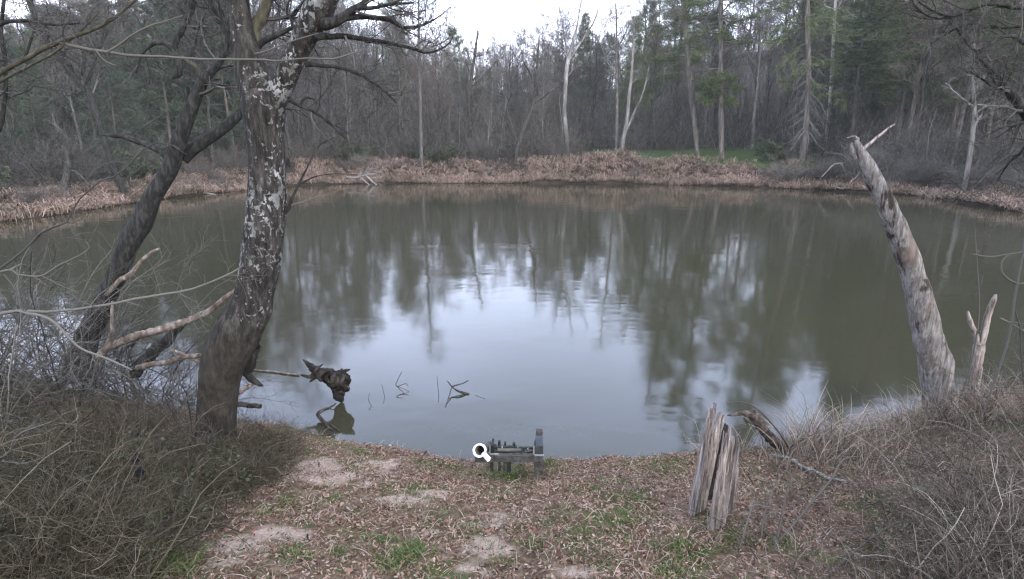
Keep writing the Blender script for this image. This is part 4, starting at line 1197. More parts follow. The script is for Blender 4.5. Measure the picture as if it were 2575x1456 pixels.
# --- branches and logs of the tangle on the left
single_branch('bare_branch', 'long thin bare branch stretching from the left edge to the lichen spotted trunk', 'branch',
              [[(-60, 800, 8.6), (0, 791, 8.6), (20, 782, 8.6), (50, 781, 7.8), (134, 784, 7.0), (262, 767, 7.0), (369, 747, 6.2), (470, 730, 5.5), (537, 707, 4.7), (590, 682, 3.9), (612, 668, 3.1)], [(443, 735, 3.9), (458, 690, 3.9), (470, 660, 3.1), (500, 632, 2.3), (526, 600, 1.6)], [(292, 762, 3.9), (336, 710, 3.9), (396, 663, 3.1), (420, 628, 1.6)],
               [(446, 738, 3.1), (470, 765, 3.1), (497, 791, 2.3)], [(537, 707, 3.1), (580, 693, 2.3), (625, 698, 1.6)]], 7.4, twigs=10, L=.55)
single_branch('bare_branch', 'pale bare branch arching down to the right among the left hand brush', 'branch',
              [[(40, 780, 7.0), (67, 787, 7.0), (107, 794, 7.0), (141, 814, 7.0), (175, 851, 6.2), (208, 878, 6.2), (252, 895, 5.5), (300, 915, 4.7), (332, 930, 3.1)], [(180, 855, 3.9), (178, 900, 3.9), (182, 955, 3.1)], [(60, 786, 3.9), (40, 730, 3.1), (10, 690, 2.3)], [(60, 786, 3.1), (90, 750, 2.3), (120, 690, 2.3), (160, 620, 2.3), (165, 570, 1.6)]], 7.0, twigs=7, L=.45)
single_branch('bare_branch', 'bleached curved twig with a sharp elbow at the left edge', 'branch',
              [[(-30, 688, 5.5), (0, 684, 5.5), (27, 677, 5.5), (40, 690, 4.7), (75, 694, 4.7), (107, 693, 4.7), (151, 666, 3.9), (208, 638, 3.1), (225, 620, 2.3), (215, 606, 1.6)], [(107, 694, 3.9), (151, 717, 3.1), (198, 736, 3.1)], [(27, 677, 3.9), (45, 668, 3.1), (56, 661, 2.3)]], 6.6, twigs=2, L=.25)
single_branch('bare_branch', 'dark slender branch rising from the left edge across the river', 'branch',
              [[(-50, 705, 7.0), (0, 675, 7.0), (35, 650, 6.2), (67, 623, 6.2), (111, 579, 5.5), (168, 559, 4.7), (190, 510, 3.9), (208, 495, 3.9), (245, 458, 3.9), (295, 440, 3.1), (332, 405, 3.1), (369, 369, 3.1), (413, 356, 2.3), (470, 389, 1.6)]], 7.2, mat='twig_near', twigs=8, L=.6)
mb = MB(); st = []
limb(mb, [(246, 900, 15), (262, 882, 19), (279, 868, 20), (336, 848, 20), (420, 824, 19), (470, 807, 18), (520, 787, 17), (550, 764, 14), (575, 742, 12), (600, 728, 10)], 9.0, 10, 50, rough=.08)
limb(mb, [(262, 878, 12), (279, 845, 11), (282, 824, 10), (281, 790, 8), (283, 757, 5)], 9.0, 8, 20)
tag(mb.build('fallen_limb', M['wood_pale']), 'peeling pale limb slanting up from the brush toward the lichen spotted trunk', 'branch')
mb = MB(); limb(mb, [(340, 935, 34), (352, 918, 32), (386, 885, 31), (426, 851, 26), (455, 818, 17), (470, 801, 10)], 10.0, 12, 30, rough=.06)
limb(mb, [(330, 870, 9), (352, 842, 11), (364, 828, 8), (372, 825, 3)], 10, 6, 8)
tag(mb.build('fallen_log', M['bark_near']), 'short dark log slanting out of the water under the peeling limb', 'log')
mb = MB(); limb(mb, [(345, 925, 14), (385, 915, 14), (420, 911, 14), (470, 897, 13), (520, 892, 12)], 9.4, 9, 24, rough=.08)
limb(mb, [(430, 880, 7), (460, 890, 8), (500, 910, 8), (525, 925, 5)], 9.4, 7, 12)
tag(mb.build('fallen_limb', M['wood_pale']), 'low brown limb lying level just above the water left of the big trunk', 'branch')
mb = MB(); limb(mb, [(592, 993, 14), (610, 980, 14), (630, 968, 13), (645, 955, 12), (648, 958, 4)], 8.9, 8, 16, rough=.07)
tag(mb.build('driftwood', M['wood_weathered']), 'stubby grey limb leaning on the right of the big trunk at the water', 'driftwood')
mb = MB(); limb(mb, [(590, 1017, 12), (620, 1019, 13), (656, 1021, 12)], 9.3, 9, 12, rough=.05)
tag(mb.build('driftwood', M['wood_wet_and_shade']), 'short sawn dark log floating right of the big trunk', 'driftwood')

# --- driftwood root in the water
Yd = 10.28
mb = MB()
limb(mb, [(800, 938, 22), (822, 946, 36), (845, 955, 44), (862, 962, 46), (873, 962, 30)], Yd, 14, 24, rough=.12)
limb(mb, [(838, 950, 36), (850, 975, 34), (852, 992, 28), (858, 1004, 18), (860, 1010, 8)], Yd, 12, 18, rough=.1)
limb(mb, [(818, 946, 36), (800, 938, 26), (788, 926, 20), (774, 914, 12), (761, 903, 2)], Yd - .1, 10, 18, rough=.08)
limb(mb, [(806, 945, 18), (790, 948, 14), (772, 946, 9), (756, 943, 4)], Yd, 8, 14, rough=.1)
limb(mb, [(795, 945, 12), (784, 955, 8), (778, 961, 3)], Yd - .1, 7, 8)
limb(mb, [(780, 946, 6), (795, 930, 6), (806, 920, 5), (812, 915, 2)], Yd - .25, 6, 8)
limb(mb, [(815, 948, 16), (826, 958, 10), (836, 966, 4)], Yd - .15, 7, 8)
limb(mb, [(852, 945, 20), (862, 936, 14), (870, 932, 9), (880, 929, 4)], Yd, 8, 12, rough=.1)
limb(mb, [(855, 942, 12), (858, 932, 6), (860, 926, 2)], Yd, 6, 8)
limb(mb, [(868, 950, 18), (876, 948, 10), (880, 944, 4)], Yd - .1, 6, 8)
limb(mb, [(865, 975, 22), (874, 975, 12), (878, 982, 5)], Yd - .1, 6, 8)
limb(mb, [(850, 985, 14), (862, 984, 10), (866, 994, 4)], Yd - .1, 6, 8)
o = mb.build('driftwood_root', M['wood_wet_and_shade'])
m2 = m_bark('driftwood_pale', (.007, .006, .005), (.02, .017, .014), (.09, .075, .063), 7, .7, 1.0, objrand=0)
o.data.materials.clear(); o.data.materials.append(m2)
tag(o, 'gnarled driftwood root with pointed horns standing in the shallow water', 'driftwood')
def afloat(name, label, cat, paths, zs=.02, mat='wood_wet_and_shade', k=6):
    mb = MB()
    for pth in paths:
        rows = []
        for x, y, wd, *dz in pth:
            p = G(x, y, (dz[0] if dz else zs)); rows.append([*p, wd * .5 * depth(p) / F])
        r = smooth_path(rows, 18)
        tubes(mb, r[:, :3] + ng.normal(0, .004, (18, 3)), np.maximum(r[:, 3], .002), k, rough=.08, rg=ng)
    return tag(mb.build(name, M[mat]), label, cat)
afloat('stick', 'pale straight stick lying on the water left of the driftwood root', 'stick', [[(625, 929, 3), (680, 934, 4), (720, 939, 5), (752, 943, 4)]], mat='wood_pale')
afloat('branch', 'dark forked branch poking from the water below the driftwood root', 'branch', [[(846, 1013, 3, .25), (832, 1024, 5, .2), (814, 1031, 8, .15), (799, 1042, 10, .1), (809, 1055, 9, .06), (822, 1070, 8, .04), (838, 1084, 6, 0)], [(818, 1062, 6, .05), (835, 1070, 5, .05), (856, 1086, 3, 0)], [(826, 1027, 3, .2), (842, 1030, 2, .2)]])
afloat('branch', 'dark spreading twig floating near the middle of the open water', 'branch', [[(1124, 958, 2, .2), (1137, 972, 4, .12), (1153, 985, 4, .06), (1181, 992, 3, 0)], [(1137, 972, 4, .12), (1158, 966, 3, .12), (1178, 957, 2, .15)], [(1150, 981, 3, .08), (1180, 990, 2, 0), (1220, 1003, 1.5, 0)], [(1136, 974, 2.5, .1), (1128, 1000, 2, .04), (1120, 1024, 1.5, 0)]])
afloat('branch', 'fine dark twigs in the water right of the driftwood root', 'branch', [[(1010, 935, 1.5, .3), (996, 965, 2, .15), (1002, 975, 2, .08), (1018, 990, 1.5, 0)], [(998, 972, 2, .1), (1020, 965, 1.5, .12), (1026, 972, 1.2, .1)], [(1000, 972, 1.5, .1), (1030, 985, 1.2, 0)]])
afloat('stick', 'thin upright stick in the water left of the spreading twig', 'stick', [[(1099, 945, 1.2, .3), (1101, 972, 1.6, .15), (1104, 1000, 1.4, -.05)]])
afloat('stick', 'thin bent stick in the water between the root and the fine twigs', 'stick', [[(960, 968, 1.1, .2), (964, 985, 1.4, .1), (970, 1004, 1.2, -.04)], [(930, 988, 1, .18), (926, 1005, 1.3, .1), (940, 1030, 1.2, -.04)]])

# --- timber gauge platform with pipes
YP = 7.04
def box(mb, c0, c1, bev=.004):
    """an axis-aligned bevelled box"""
    c0, c1 = np.minimum(c0, c1), np.maximum(c0, c1)
    b_ = min(bev, *(0.3 * (c1 - c0)))
    v, idx = [], {}
    for a in range(3):
        for sx in (0, 1):
            for sy in (0, 1):
                for sz in (0, 1):
                    s = (sx, sy, sz)
                    p = [(c1[k] if s[k] else c0[k]) for k in range(3)]
                    for k in range(3):
                        if k != a: p[k] += -b_ if s[k] else b_
                    idx[(a, s)] = len(v); v.append(p)
    q, t = [], []
    for a in range(3):
        o1, o2 = [k for k in range(3) if k != a]
        for sa in (0, 1):
            def S(x, y):
                s = [0, 0, 0]; s[a] = sa; s[o1] = x; s[o2] = y; return tuple(s)
            q.append([idx[(a, S(*xy))] for xy in ((0, 0), (1, 0), (1, 1), (0, 1))])
        for x in (0, 1):
            for y in (0, 1):
                def S2(h):
                    s = [0, 0, 0]; s[a] = h; s[o1] = x; s[o2] = y; return tuple(s)
                q.append([idx[(o1, S2(0))], idx[(o1, S2(1))], idx[(o2, S2(1))], idx[(o2, S2(0))]])
    for sx in (0, 1):
        for sy in (0, 1):
            for sz in (0, 1):
                t.append([idx[(k, (sx, sy, sz))] for k in range(3)])
    mb.add(np.array(v), q, t)

def pxbox(mb, x0, y0, x1, y1, Y, thick, bev=.004):
    """box whose front face spans the picture rectangle at distance Y"""
    a, b_ = PY(x0, y0, Y), PY(x1, y1, Y)
    box(mb, np.array([a[0], Y, b_[2]]), np.array([b_[0], Y + thick, a[2]]), bev)
M['timber'] = m_bark('timber', (.022, .021, .018), (.055, .052, .046), (.105, .10, .09), 12, 1.0, .6, objrand=0)
M['timber_wet'] = m_bark('timber_wet', (.012, .012, .011), (.028, .028, .026), (.06, .06, .056), 10, .5, .6, objrand=0)
def m_plain(name, col, rough=.5, spec=.4, metal=0.0, var=.25, sc=14):
    m, n, b = nt(name, rough, spec)
    f = noise(n, objcoord(n), sc, 5, .65)
    n.links.new(ramp(n, f, [(.3, tuple(c * (1 - var) for c in col)), (.7, tuple(min(1, c * (1 + var * .5)) for c in col))]), b.inputs['Base Color'])
    b.inputs['Metallic'].default_value = metal
    bump(n, b, f, .15, .01)
    return m
M['pvc'] = m_plain('pvc', (.72, .70, .72), .35, .5, 0, .12, 9)
M['steel_blue'] = m_plain('steel_blue', (.085, .105, .13), .5, .4, .2, .3)
M['rust'] = m_plain('rust', (.055, .044, .042), .85, .2, 0, .4, 30)
M['galv'] = m_plain('galv', (.25, .26, .27), .5, .4, .3, .3, 20)
M['tube_grey'] = m_plain('tube_grey', (.085, .082, .066), .6, .3, 0, .4, 20)
M['dark_in'] = m_plain('dark_in', (.012, .012, .013), .9, .1)
def tube_hollow(name, mat, c, ax, L, ro, ri, parent=None, k=32):
    ax = norm(np.array(ax, float)); c = np.array(c, float)
    a_ = norm(np.cross(ax, [0, 0, 1.0])); b_ = np.cross(ax, a_)
    prof = [(0, ri), (0, ro - .003), (.003, ro), (L, ro), (L, ri), (0.0, ri)]
    an = np.arange(k) * 2 * np.pi / k
    v = np.concatenate([c + ax * s + r * (np.cos(an)[:, None] * a_ + np.sin(an)[:, None] * b_) for s, r in prof[:-1]])
    q = []
    for i in range(5):
        i2 = (i + 1) % 5
        for j in range(k):
            j2 = (j + 1) % k
            q.append((i * k + j, i * k + j2, i2 * k + j2, i2 * k + j))
    mb = MB(); mb.add(v, q)
    return mb.build(name, M[mat], parent)
zg = zat(0, YP)
plat = empty('timber_platform', (-.03, YP, zg - .05), 'grey timber frame on short posts holding pipes at the water edge', 'platform')
def ppart(name, mat, *args, bev=.004, parent=None):
    mb = MB()
    for a in args: pxbox(mb, *a, bev=bev)
    return mb.build(name, M[mat], parent or plat, smooth=False)
ppart('front_beam', 'timber', (1194.5, 1146, 1366, 1163, YP, .07))
ppart('back_beam', 'timber_wet', (1228, 1125, 1300, 1131, YP + .5, .06), (1304, 1127, 1360, 1132, YP + .52, .05))
ppart('deck', 'timber_wet', (1232, 1143.4, 1340, 1145.2, YP + .08, .13))
ppart('joist', 'timber_wet', (1235, 1141, 1241, 1148, YP + .08, .42))
ppart('joist', 'timber_wet', (1346, 1146, 1352, 1152, YP + .08, .42))
for x0, x1 in ((1232.5, 1241), (1252.5, 1259.5), (1265.5, 1271)):
    ppart('post', 'timber_wet', (x0, 1163.8, x1, 1186, YP + .02, .05))
ppart('post', 'timber_wet', (1274, 1163.8, 1285, 1188, YP + .05, .06))
ppart('post', 'timber', (1344, 1163.8, 1365, 1196, YP + .01, .08))
for x0, x1, y0 in ((1252, 1259, 1111), (1268, 1273, 1114), (1289, 1296, 1116)):
    ppart('post', 'timber_wet', (x0, y0, x1, 1150, YP + .57, .05))
ppart('bracket', 'galv', (1231, 1121, 1233.2, 1144, YP + .03, .012), (1233.4, 1142.6, 1254, 1144.4, YP + .03, .03), bev=.001)
ppart('bracket', 'galv', (1341, 1124, 1344, 1145, YP + .03, .012), (1344.6, 1145, 1368, 1147.2, YP - .03, .028), bev=.001)
up_ = ppart('upright_post', 'steel_blue', (1347.5, 1096.5, 1364.5, 1122, YP + .06, .09))
ppart('post_cap', 'rust', (1348.5, 1085, 1364.5, 1095.4, YP + .06, .08), parent=plat)
ppart('post_base', 'timber_wet', (1345.5, 1122.5, 1366, 1144, YP + .05, .1))
ppart('side_rail', 'timber_wet', (1233.5, 1121, 1243, 1142, YP + .07, .1))
for k_, (x0, y0, x1, y1, r_) in enumerate([(1246, 1128, 1246.5, 1117, .012), (1262, 1135, 1263, 1121, .010), (1299, 1130, 1318, 1129, .014), (1312, 1140, 1330, 1126, .008)]):
    a_, b_ = PY(x0, y0, YP + .3), PY(x1, y1, YP + .34)
    tube_hollow('conduit', 'galv' if k_ % 2 else 'timber_wet', a_, b_ - a_, float(np.linalg.norm(b_ - a_)), r_, r_ * .6, plat, 12)
cpx = PY(1205.5, 1133, YP - .10)
pipe = empty('water_pipe', cpx, 'white plastic pipe with an open end and small side branch on the timber frame', 'pipe')
tocam = norm(np.array([0, 0, CAMZ]) - cpx)
axd = norm(norm(cpx - np.array([0, 0, CAMZ])) + np.array([.20, 0, .10]))
tube_hollow('pipe', 'pvc', cpx, axd, .09, .086, .068, pipe)
tube_hollow('pipe_collar', 'pvc', cpx - axd * .012, axd, .05, .0925, .0865, pipe)
s0 = PY(1217.5, 1142.5, YP - .10); s1 = PY(1230, 1156.5, YP - .17)
tube_hollow('side_branch', 'pvc', s1, s0 - s1, float(np.linalg.norm(s0 - s1)) + .02, .036, .027, pipe, 24)
e0 = PY(1224, 1128, YP + .15)
tube_hollow('pipe_tail', 'tube_grey', cpx + axd * .03, axd, .75, .0675, .06, pipe)
p0, p1 = PY(1250, 1131.5, YP + .12), PY(1308.5, 1132, YP + .2)
tag(tube_hollow('tube', 'tube_grey', p0, p1 - p0, float(np.linalg.norm(p1 - p0)), .024, .016), 'long narrow grey tube lying across the timber frame', 'tube')
p0, p1 = PY(1324, 1133, YP + .1), PY(1341, 1136, YP + .22)
tag(tube_hollow('tube', 'tube_grey', p0, p1 - p0, float(np.linalg.norm(p1 - p0)), .024, .016), 'short grey tube end beside the blue post of the timber frame', 'tube')
mb = MB()
pts = np.array([PY(x, y, YP + dy) for x, y, dy in [(1256, 1142, .10), (1275, 1140, .16), (1296, 1137.5, .2), (1312, 1135.5, .26), (1330, 1138.5, .2), (1338, 1142, .1)]])
rows = smooth_path(pts, 18); g_ = []
for s in np.linspace(-1, 1, 5): g_.append(rows + np.array([0, .05 * s, .006 * math.cos(s * 2) + .004 * s]) + ng.normal(0, .003, rows.shape))
v = np.concatenate(g_); q = [(i * 18 + j, i * 18 + j + 1, (i + 1) * 18 + j + 1, (i + 1) * 18 + j) for i in range(4) for j in range(17)]
mb.add(v, q)
o = mb.build('plastic_sheet', M['galv'])
sm = o.modifiers.new('thick', 'SOLIDIFY'); sm.thickness = .004
tag(o, 'crumpled pale sheet lying on the timber frame between the tubes', 'sheet')

# --- black plastic scrap in the left brush
mb = MB()
rows = [PY(x, y, 5.3 + d) for x, y, d in [(344, 1131, 0), (350, 1145, .02), (357, 1165, .05), (362, 1190, .02), (366, 1205, -.02)]]
rows2 = [PY(x, y, 5.26 + d) for x, y, d in [(340, 1136, 0), (334, 1150, -.03), (338, 1172, -.06), (345, 1198, -.03), (352, 1216, 0)]]
A_, B_ = smooth_path(rows, 14), smooth_path(rows2, 14)
g_ = [A_ * (1 - s) + B_ * s + np.array([0, -.05 * math.sin(3.14 * s), 0]) + ng.normal(0, .004, A_.shape) for s in np.linspace(0, 1, 6)]
mb.add(np.concatenate(g_), [(i * 14 + j, i * 14 + j + 1, (i + 1) * 14 + j + 1, (i + 1) * 14 + j) for i in range(5) for j in range(13)])
limb(mb, [(352, 1214, 6), (365, 1205, 6), (372, 1212, 5), (380, 1226, 7), (376, 1232, 3)], 5.26, 6, 10)
o = mb.build('plastic_scrap', M['dark_in']); sm = o.modifiers.new('thick', 'SOLIDIFY'); sm.thickness = .006
tag(o, 'black plastic scrap standing upright in the brush on the left bank', 'plastic scrap')

# ------------------------------------------------------------------ ground cover of the near bank
lg = np.random.default_rng(201)
def in_poly_px(n, poly, rg):
    xs = [p[0] for p in poly]; ys = [p[1] for p in poly]
    X = rg.uniform(min(xs), max(xs), n * 3); Y = rg.uniform(min(ys), max(ys), n * 3)
    k = inside(X, Y, poly)
    return X[k][:n], Y[k][:n]

def leaves(mb, p, size, rg, tilt=.45, aspect=.42, lift=.015):
    K = len(p)
    az = rg.uniform(0, 6.283, K)
    f = np.stack([np.cos(az), np.sin(az), rg.normal(0, tilt, K)], -1); f = norm(f)
    s = norm(np.cross(np.array([0, 0, 1.0]) + rg.normal(0, tilt, (K, 3)), f))
    n_ = np.cross(f, s)
    L = (size * rg.uniform(.55, 1.4, K))[:, None]; W = L * aspect * rg.uniform(.6, 1.3, K)[:, None]
    c = p + np.array([0, 0, lift]) + rg.uniform(0, .02, (K, 1)) * np.array([0, 0, 1])
    curl = (rg.uniform(-.25, .5, K))[:, None] * L
    v = np.stack([c - f * L * .5 + n_ * curl * .3, c - f * L * .1 + s * W * .5 + n_ * curl * .12, c + f * L * .1 , c - f * L * .1 - s * W * .5 + n_ * curl * .12,
                  c + f * L * .25 + s * W * .38 + n_ * curl * .12, c + f * L * .55 + n_ * curl * .4, c + f * L * .25 - s * W * .38 + n_ * curl * .12], 1)
    b_ = (np.arange(K) * 7)[:, None]
    q = np.concatenate([b_ + np.array([0, 3, 2, 1]), b_ + np.array([1, 2, 5, 4]), b_ + np.array([3, 6, 5, 2])])
    mb.add(v.reshape(-1, 3), q)

def blades(mb, p, h, rg, lean=.5, wd=.003, droop=.5, dirn=None):
    K = len(p)
    az = rg.uniform(0, 6.283, K)
    l = np.stack([np.cos(az), np.sin(az), np.zeros(K)], -1) * (lean * rg.uniform(.2, 1.3, K))[:, None]
    if dirn is not None: l = l + dirn
    H = (h * rg.uniform(.5, 1.3, K))[:, None]
    up = np.array([0, 0, 1.0])
    a = p; b1 = a + norm(up + l) * H * .45; c = b1 + norm(up * (1 - droop) + l * 1.3) * H * .35; d = c + norm(up * (1 - 2.2 * droop) + l * 1.6 + 1e-4) * H * .3
    s = norm(np.cross(b1 - a, rg.normal(0, 1, (K, 3)))) * wd
    v = np.stack([a - s, a + s, b1 - s, b1 + s, c - s * .7, c + s * .7, d - s * .2, d + s * .2], 1)
    bb = (np.arange(K) * 8)[:, None]
    mb.add(v.reshape(-1, 3), np.concatenate([bb + np.array([0, 1, 3, 2]), bb + np.array([2, 3, 5, 4]), bb + np.array([4, 5, 7, 6])]))

def near_pts(n, rg, x0=-6.5, x1=7, y0=2.6, y1=9.8):
    p = np.stack([rg.uniform(x0, x1, n), rg.uniform(y0, y1, n)], -1)
    z, w_, dn_, df_, ns_ = terrain(p[:, 0], p[:, 1], True)
    k = (~w_) & ns_ & (dn_ > .02)
    return np.concatenate([p[k], z[k][:, None]], 1)

p = near_pts(120000, lg)
sm_ = sand_mask(p[:, 0], p[:, 1], p[:, 2])
p = p[(lg.random(len(p)) > sm_ * .62) & (vnoise(p[:, 0], p[:, 1], .5, 31) + .6 * vnoise(p[:, 0], p[:, 1], .2, 32) + lg.uniform(-.3, 1.1, len(p)) > -.15)]
mb = MB(); leaves(mb, p, .034, lg); leaves(mb, p[::22], .062, lg, tilt=.6, aspect=.5)
lm = m_island('fallen_leaves', [(0, (.03, .016, .011)), (.3, (.10, .050, .034)), (.6, (.20, .115, .084)), (.85, (.30, .20, .158)), (.975, (.29, .22, .175)), (.995, (.34, .29, .25))], .8, .2)
tag(mb.build('fallen_leaves', lm, smooth=False), 'carpet of reddish brown fallen leaves on the near bank', 'leaves', kind='stuff')

p = near_pts(15000, lg)
mb = MB(); blades(mb, p + np.array([0, 0, .01]), .16, lg, lean=3.0, wd=.0025, droop=.7)
tag(mb.build('dry_straw', m_island('dry_straw', [(0, (.10, .07, .05)), (.6, (.23, .175, .135)), (1, (.38, .31, .255))])), 'scattered dry straw among the leaves of the near bank', 'straw', kind='stuff')

# green grass: thin everywhere, tufts where the photograph has them
tufts = [(1045, 1392, 34, .10, 240), (420, 1425, 70, .17, 420), (985, 1425, 60, .08, 220), (1600, 1250, 36, .09, 180), (1690, 1185, 50, .08, 200), (1380, 1166, 16, .12, 90), (1285, 1190, 60, .10, 220), (1590, 1310, 60, .09, 240), (1455, 1340, 36, .08, 120),
         (1180, 1335, 40, .07, 120), (1340, 1370, 40, .07, 140), (720, 1268, 30, .09, 130), (745, 1400, 40, .09, 180), (905, 1140, 22, .09, 90), (960, 1360, 40, .08, 120), (1700, 1390, 60, .08, 220), (1100, 1300, 40, .07, 90), (660, 1290, 30, .09, 120), (1840, 1360, 50, .09, 160),
         (1640, 1165, 60, .08, 200), (1560, 1170, 30, .06, 80), (780, 1145, 30, .09, 120), (1520, 1420, 50, .07, 130), (860, 1400, 40, .08, 120), (1250, 1420, 40, .07, 90), (1680, 1440, 40, .09, 140), (1400, 1300, 30, .06, 70), (890, 1300, 40, .07, 100), (1010, 1400, 40, .08, 120), (1390, 1185, 30, .08, 90)]
mb = MB()
for x, y, r_, h_, n_ in tufts:
    xs = x + lg.normal(0, r_ * .55, n_); ys = y + lg.normal(0, r_ * .3, n_)
    blades(mb, ghit_v(xs, ys), h_, lg, lean=.7, wd=.003, droop=.45)
p = near_pts(30000, lg)
g_ = vnoise(p[:, 0], p[:, 1], .7, 41) + .5 * vnoise(p[:, 0], p[:, 1], .25, 42)
p = p[g_ > -.12]
blades(mb, p, .055, lg, lean=.9, wd=.0028, droop=.4)
tag(mb.build('green_grass', m_island('green_grass', [(0, (.024, .045, .010)), (.5, (.055, .092, .020)), (.85, (.10, .135, .036)), (1, (.20, .18, .09))], .6, .25)), 'short green grass tufts among the leaves of the near bank', 'grass', kind='stuff')

# brush: a tangle of thin stems nobody could count
def tangle(mb, p, h, rg, lean, wig=.3, r=.0035, side=5, L2=.5, lv3=3, arch=-.09, dirn=(0, 0)):
    K = len(p)
    az = rg.uniform(0, 6.283, K)
    d = norm(np.stack([np.cos(az) * lean + dirn[0], np.sin(az) * lean + dirn[1], np.ones(K)], -1) + rg.normal(0, .2, (K, 3)))
    H = h * rg.uniform(.45, 1.3, K)
    Q = np.empty((K, 7, 3)); Q[:, 0] = p - np.array([0, 0, .02])
    for s in range(1, 7):
        d = norm(d + rg.normal(0, wig, (K, 3)) + np.array([0, 0, arch * s * .5]))
        Q[:, s] = Q[:, s - 1] + d * (H / 6)[:, None]
    RQ = np.repeat((r * rg.uniform(.6, 1.5, K))[:, None], 7, 1) * np.linspace(1, .45, 7)[None]
    tubes(mb, Q, RQ, 3)
    Q2, R2 = grow(rg, Q, RQ, side, h * L2, 5, 1.15, .1, 1, .7, .0, .34, rmin=.0018, taper_t=.3)
    tubes(mb, Q2, R2, 3)
    if lv3:
        Q3, R3 = grow(rg, Q2, R2, lv3, h * L2 * .5, 3, .8, .1, 1, .8, .02, .28, rmin=.0013)
        tubes(mb, Q3, R3, 3)

brush_l = [(-350, 900), (60, 945), (330, 975), (470, 1060), (500, 1165), (620, 1120), (720, 1110), (740, 1150), (700, 1190), (600, 1260), (560, 1320), (470, 1380), (430, 1420), (380, 1540), (-350, 1540)]
mb = MB()
xs, ys = in_poly_px(3000, brush_l, lg)
p = ghit_v(xs, ys)
edge_ = np.clip((640 - xs) / 300, .35, 1)
k1 = lg.random(len(p)) < .5
tangle(mb, p[k1 & (edge_ > .8)], .95, lg, 1.0)
tangle(mb, p[~k1], .5, lg, .8, r=.003)
tangle(mb, p[k1 & (edge_ <= .8)], .5, lg, .7, r=.003)
tangle(mb, p[::9], 1.05, lg, .9, r=.008, wig=.13, side=3, lv3=2)
xs, ys = in_poly_px(800, [(470, 1120), (600, 1110), (700, 1100), (750, 1140), (720, 1190), (620, 1250), (500, 1260)], lg)
tangle(mb, ghit_v(xs, ys), .5, lg, .8, r=.003)
bm_ = m_island('brush_stems', [(0, (.011, .009, .005)), (.4, (.041, .034, .020)), (.8, (.086, .070, .047)), (.95, (.13, .108, .08)), (1, (.21, .18, .14))])
tag(mb.build('left_brush', bm_), 'dense olive brown tangle of thin stems covering the left bank', 'brush', kind='stuff').name = 'brushwood'
mb = MB()
xs, ys = in_poly_px(4500, [(-100, 1060), (480, 1140), (700, 1160), (680, 1200), (560, 1330), (400, 1440), (-100, 1560)], lg)
p = ghit_v(xs, ys); p = p[vnoise(p[:, 0], p[:, 1], .45, 51) > -.1]; p[:, 2] += lg.uniform(0, .34, len(p))
leaves(mb, p, .045, lg, tilt=.8, aspect=.6)
tag(mb.build('ground_ivy', m_island('ground_ivy', [(0, (.014, .022, .008)), (.6, (.034, .050, .020)), (1, (.065, .085, .038))], .5, .3), smooth=False), 'small dark green leaves under the left hand brush', 'ivy', kind='stuff')

mb = MB()
brush_r = [(1870, 1200), (1960, 1165), (2120, 1150), (2260, 1120), (2350, 1050), (2500, 985), (2620, 950), (2900, 930), (2900, 1560), (1950, 1560), (1840, 1420), (1880, 1300)]
xs, ys = in_poly_px(1900, brush_r, lg)
k = lg.random(len(xs)) < np.clip((xs - 1800) / 600 + (1250 - ys) / 1500, .2, 1)
p = ghit_v(xs[k], ys[k]); fx = xs[k]
tall = fx > 2280
tangle(mb, p[tall][::2], 1.0, lg, .6, r=.0055, wig=.13, lv3=2)
tangle(mb, p[tall][1::2], .5, lg, .8, r=.0035, wig=.2, side=4, lv3=2)
tangle(mb, p[~tall][::2], .6, lg, .9, r=.0045, wig=.13, side=4, lv3=2)
tangle(mb, p[~tall][1::2], .3, lg, .9, r=.003, wig=.2, side=3, lv3=0)
bm2 = m_island('grey_stems', [(0, (.026, .021, .015)), (.5, (.078, .063, .050)), (.85, (.15, .127, .104)), (1, (.31, .27, .225))])
tag(mb.build('grey_brush', bm2), 'loose grey tangle of bare stems on the right bank', 'brush', kind='stuff').name = 'brushwood'

# tall pale grass clumps at the right hand water edge and left of the big trunk
mb = MB()
for x, y, r_, h_, n_ in [(1990, 1150, 40, .5, 160), (2040, 1140, 50, .75, 240), (2110, 1140, 40, .65, 200), (2090, 1165, 50, .4, 200), (2180, 1140, 40, .5, 140), (2260, 1110, 40, .55, 160), (2330, 1080, 50, .5, 260), (2390, 1070, 50, .5, 260), (2440, 1060, 60, .45, 240), (2200, 1180, 80, .3, 200), (2500, 1060, 60, .5, 180),
                         (470, 1080, 40, .4, 160), (410, 1060, 50, .35, 120), (620, 1110, 40, .25, 120), (1960, 1180, 30, .3, 90)]:
    n_ = int(n_ * .5); h_ *= (1.2 if x > 1900 else 1.0); xs = x + lg.normal(0, r_ * .6, n_); ys = y + lg.normal(0, r_ * .2, n_)
    blades(mb, ghit_v(xs, ys), h_, lg, lean=.55, wd=.0045, droop=.35)
S_ = np.array(near_shore[13:21]); K_ = 260
t_ = lg.uniform(0, len(S_) - 1.001, K_); i_ = t_.astype(int); b0_ = S_[i_] + (S_[i_ + 1] - S_[i_]) * (t_ - i_)[:, None]
b0_[:, 1] -= np.abs(lg.normal(0, .22, K_)) - .05
b0_ = np.repeat(b0_, 9, 0) + lg.normal(0, .05, (K_ * 9, 2))
hh_ = np.repeat(lg.uniform(.12, .7, K_) ** 1.5, 9)
blades(mb, np.concatenate([b0_, terrain(b0_[:, 0], b0_[:, 1])[:, None]], 1), hh_, lg, lean=.6, wd=.0032, droop=.4)
tag(mb.build('tall_dry_grass', m_island('tall_dry_grass', [(0, (.075, .055, .040)), (.5, (.19, .145, .11)), (1, (.36, .30, .245))])), 'tall pale dry grass clumps along the near water edge', 'grass', kind='stuff')

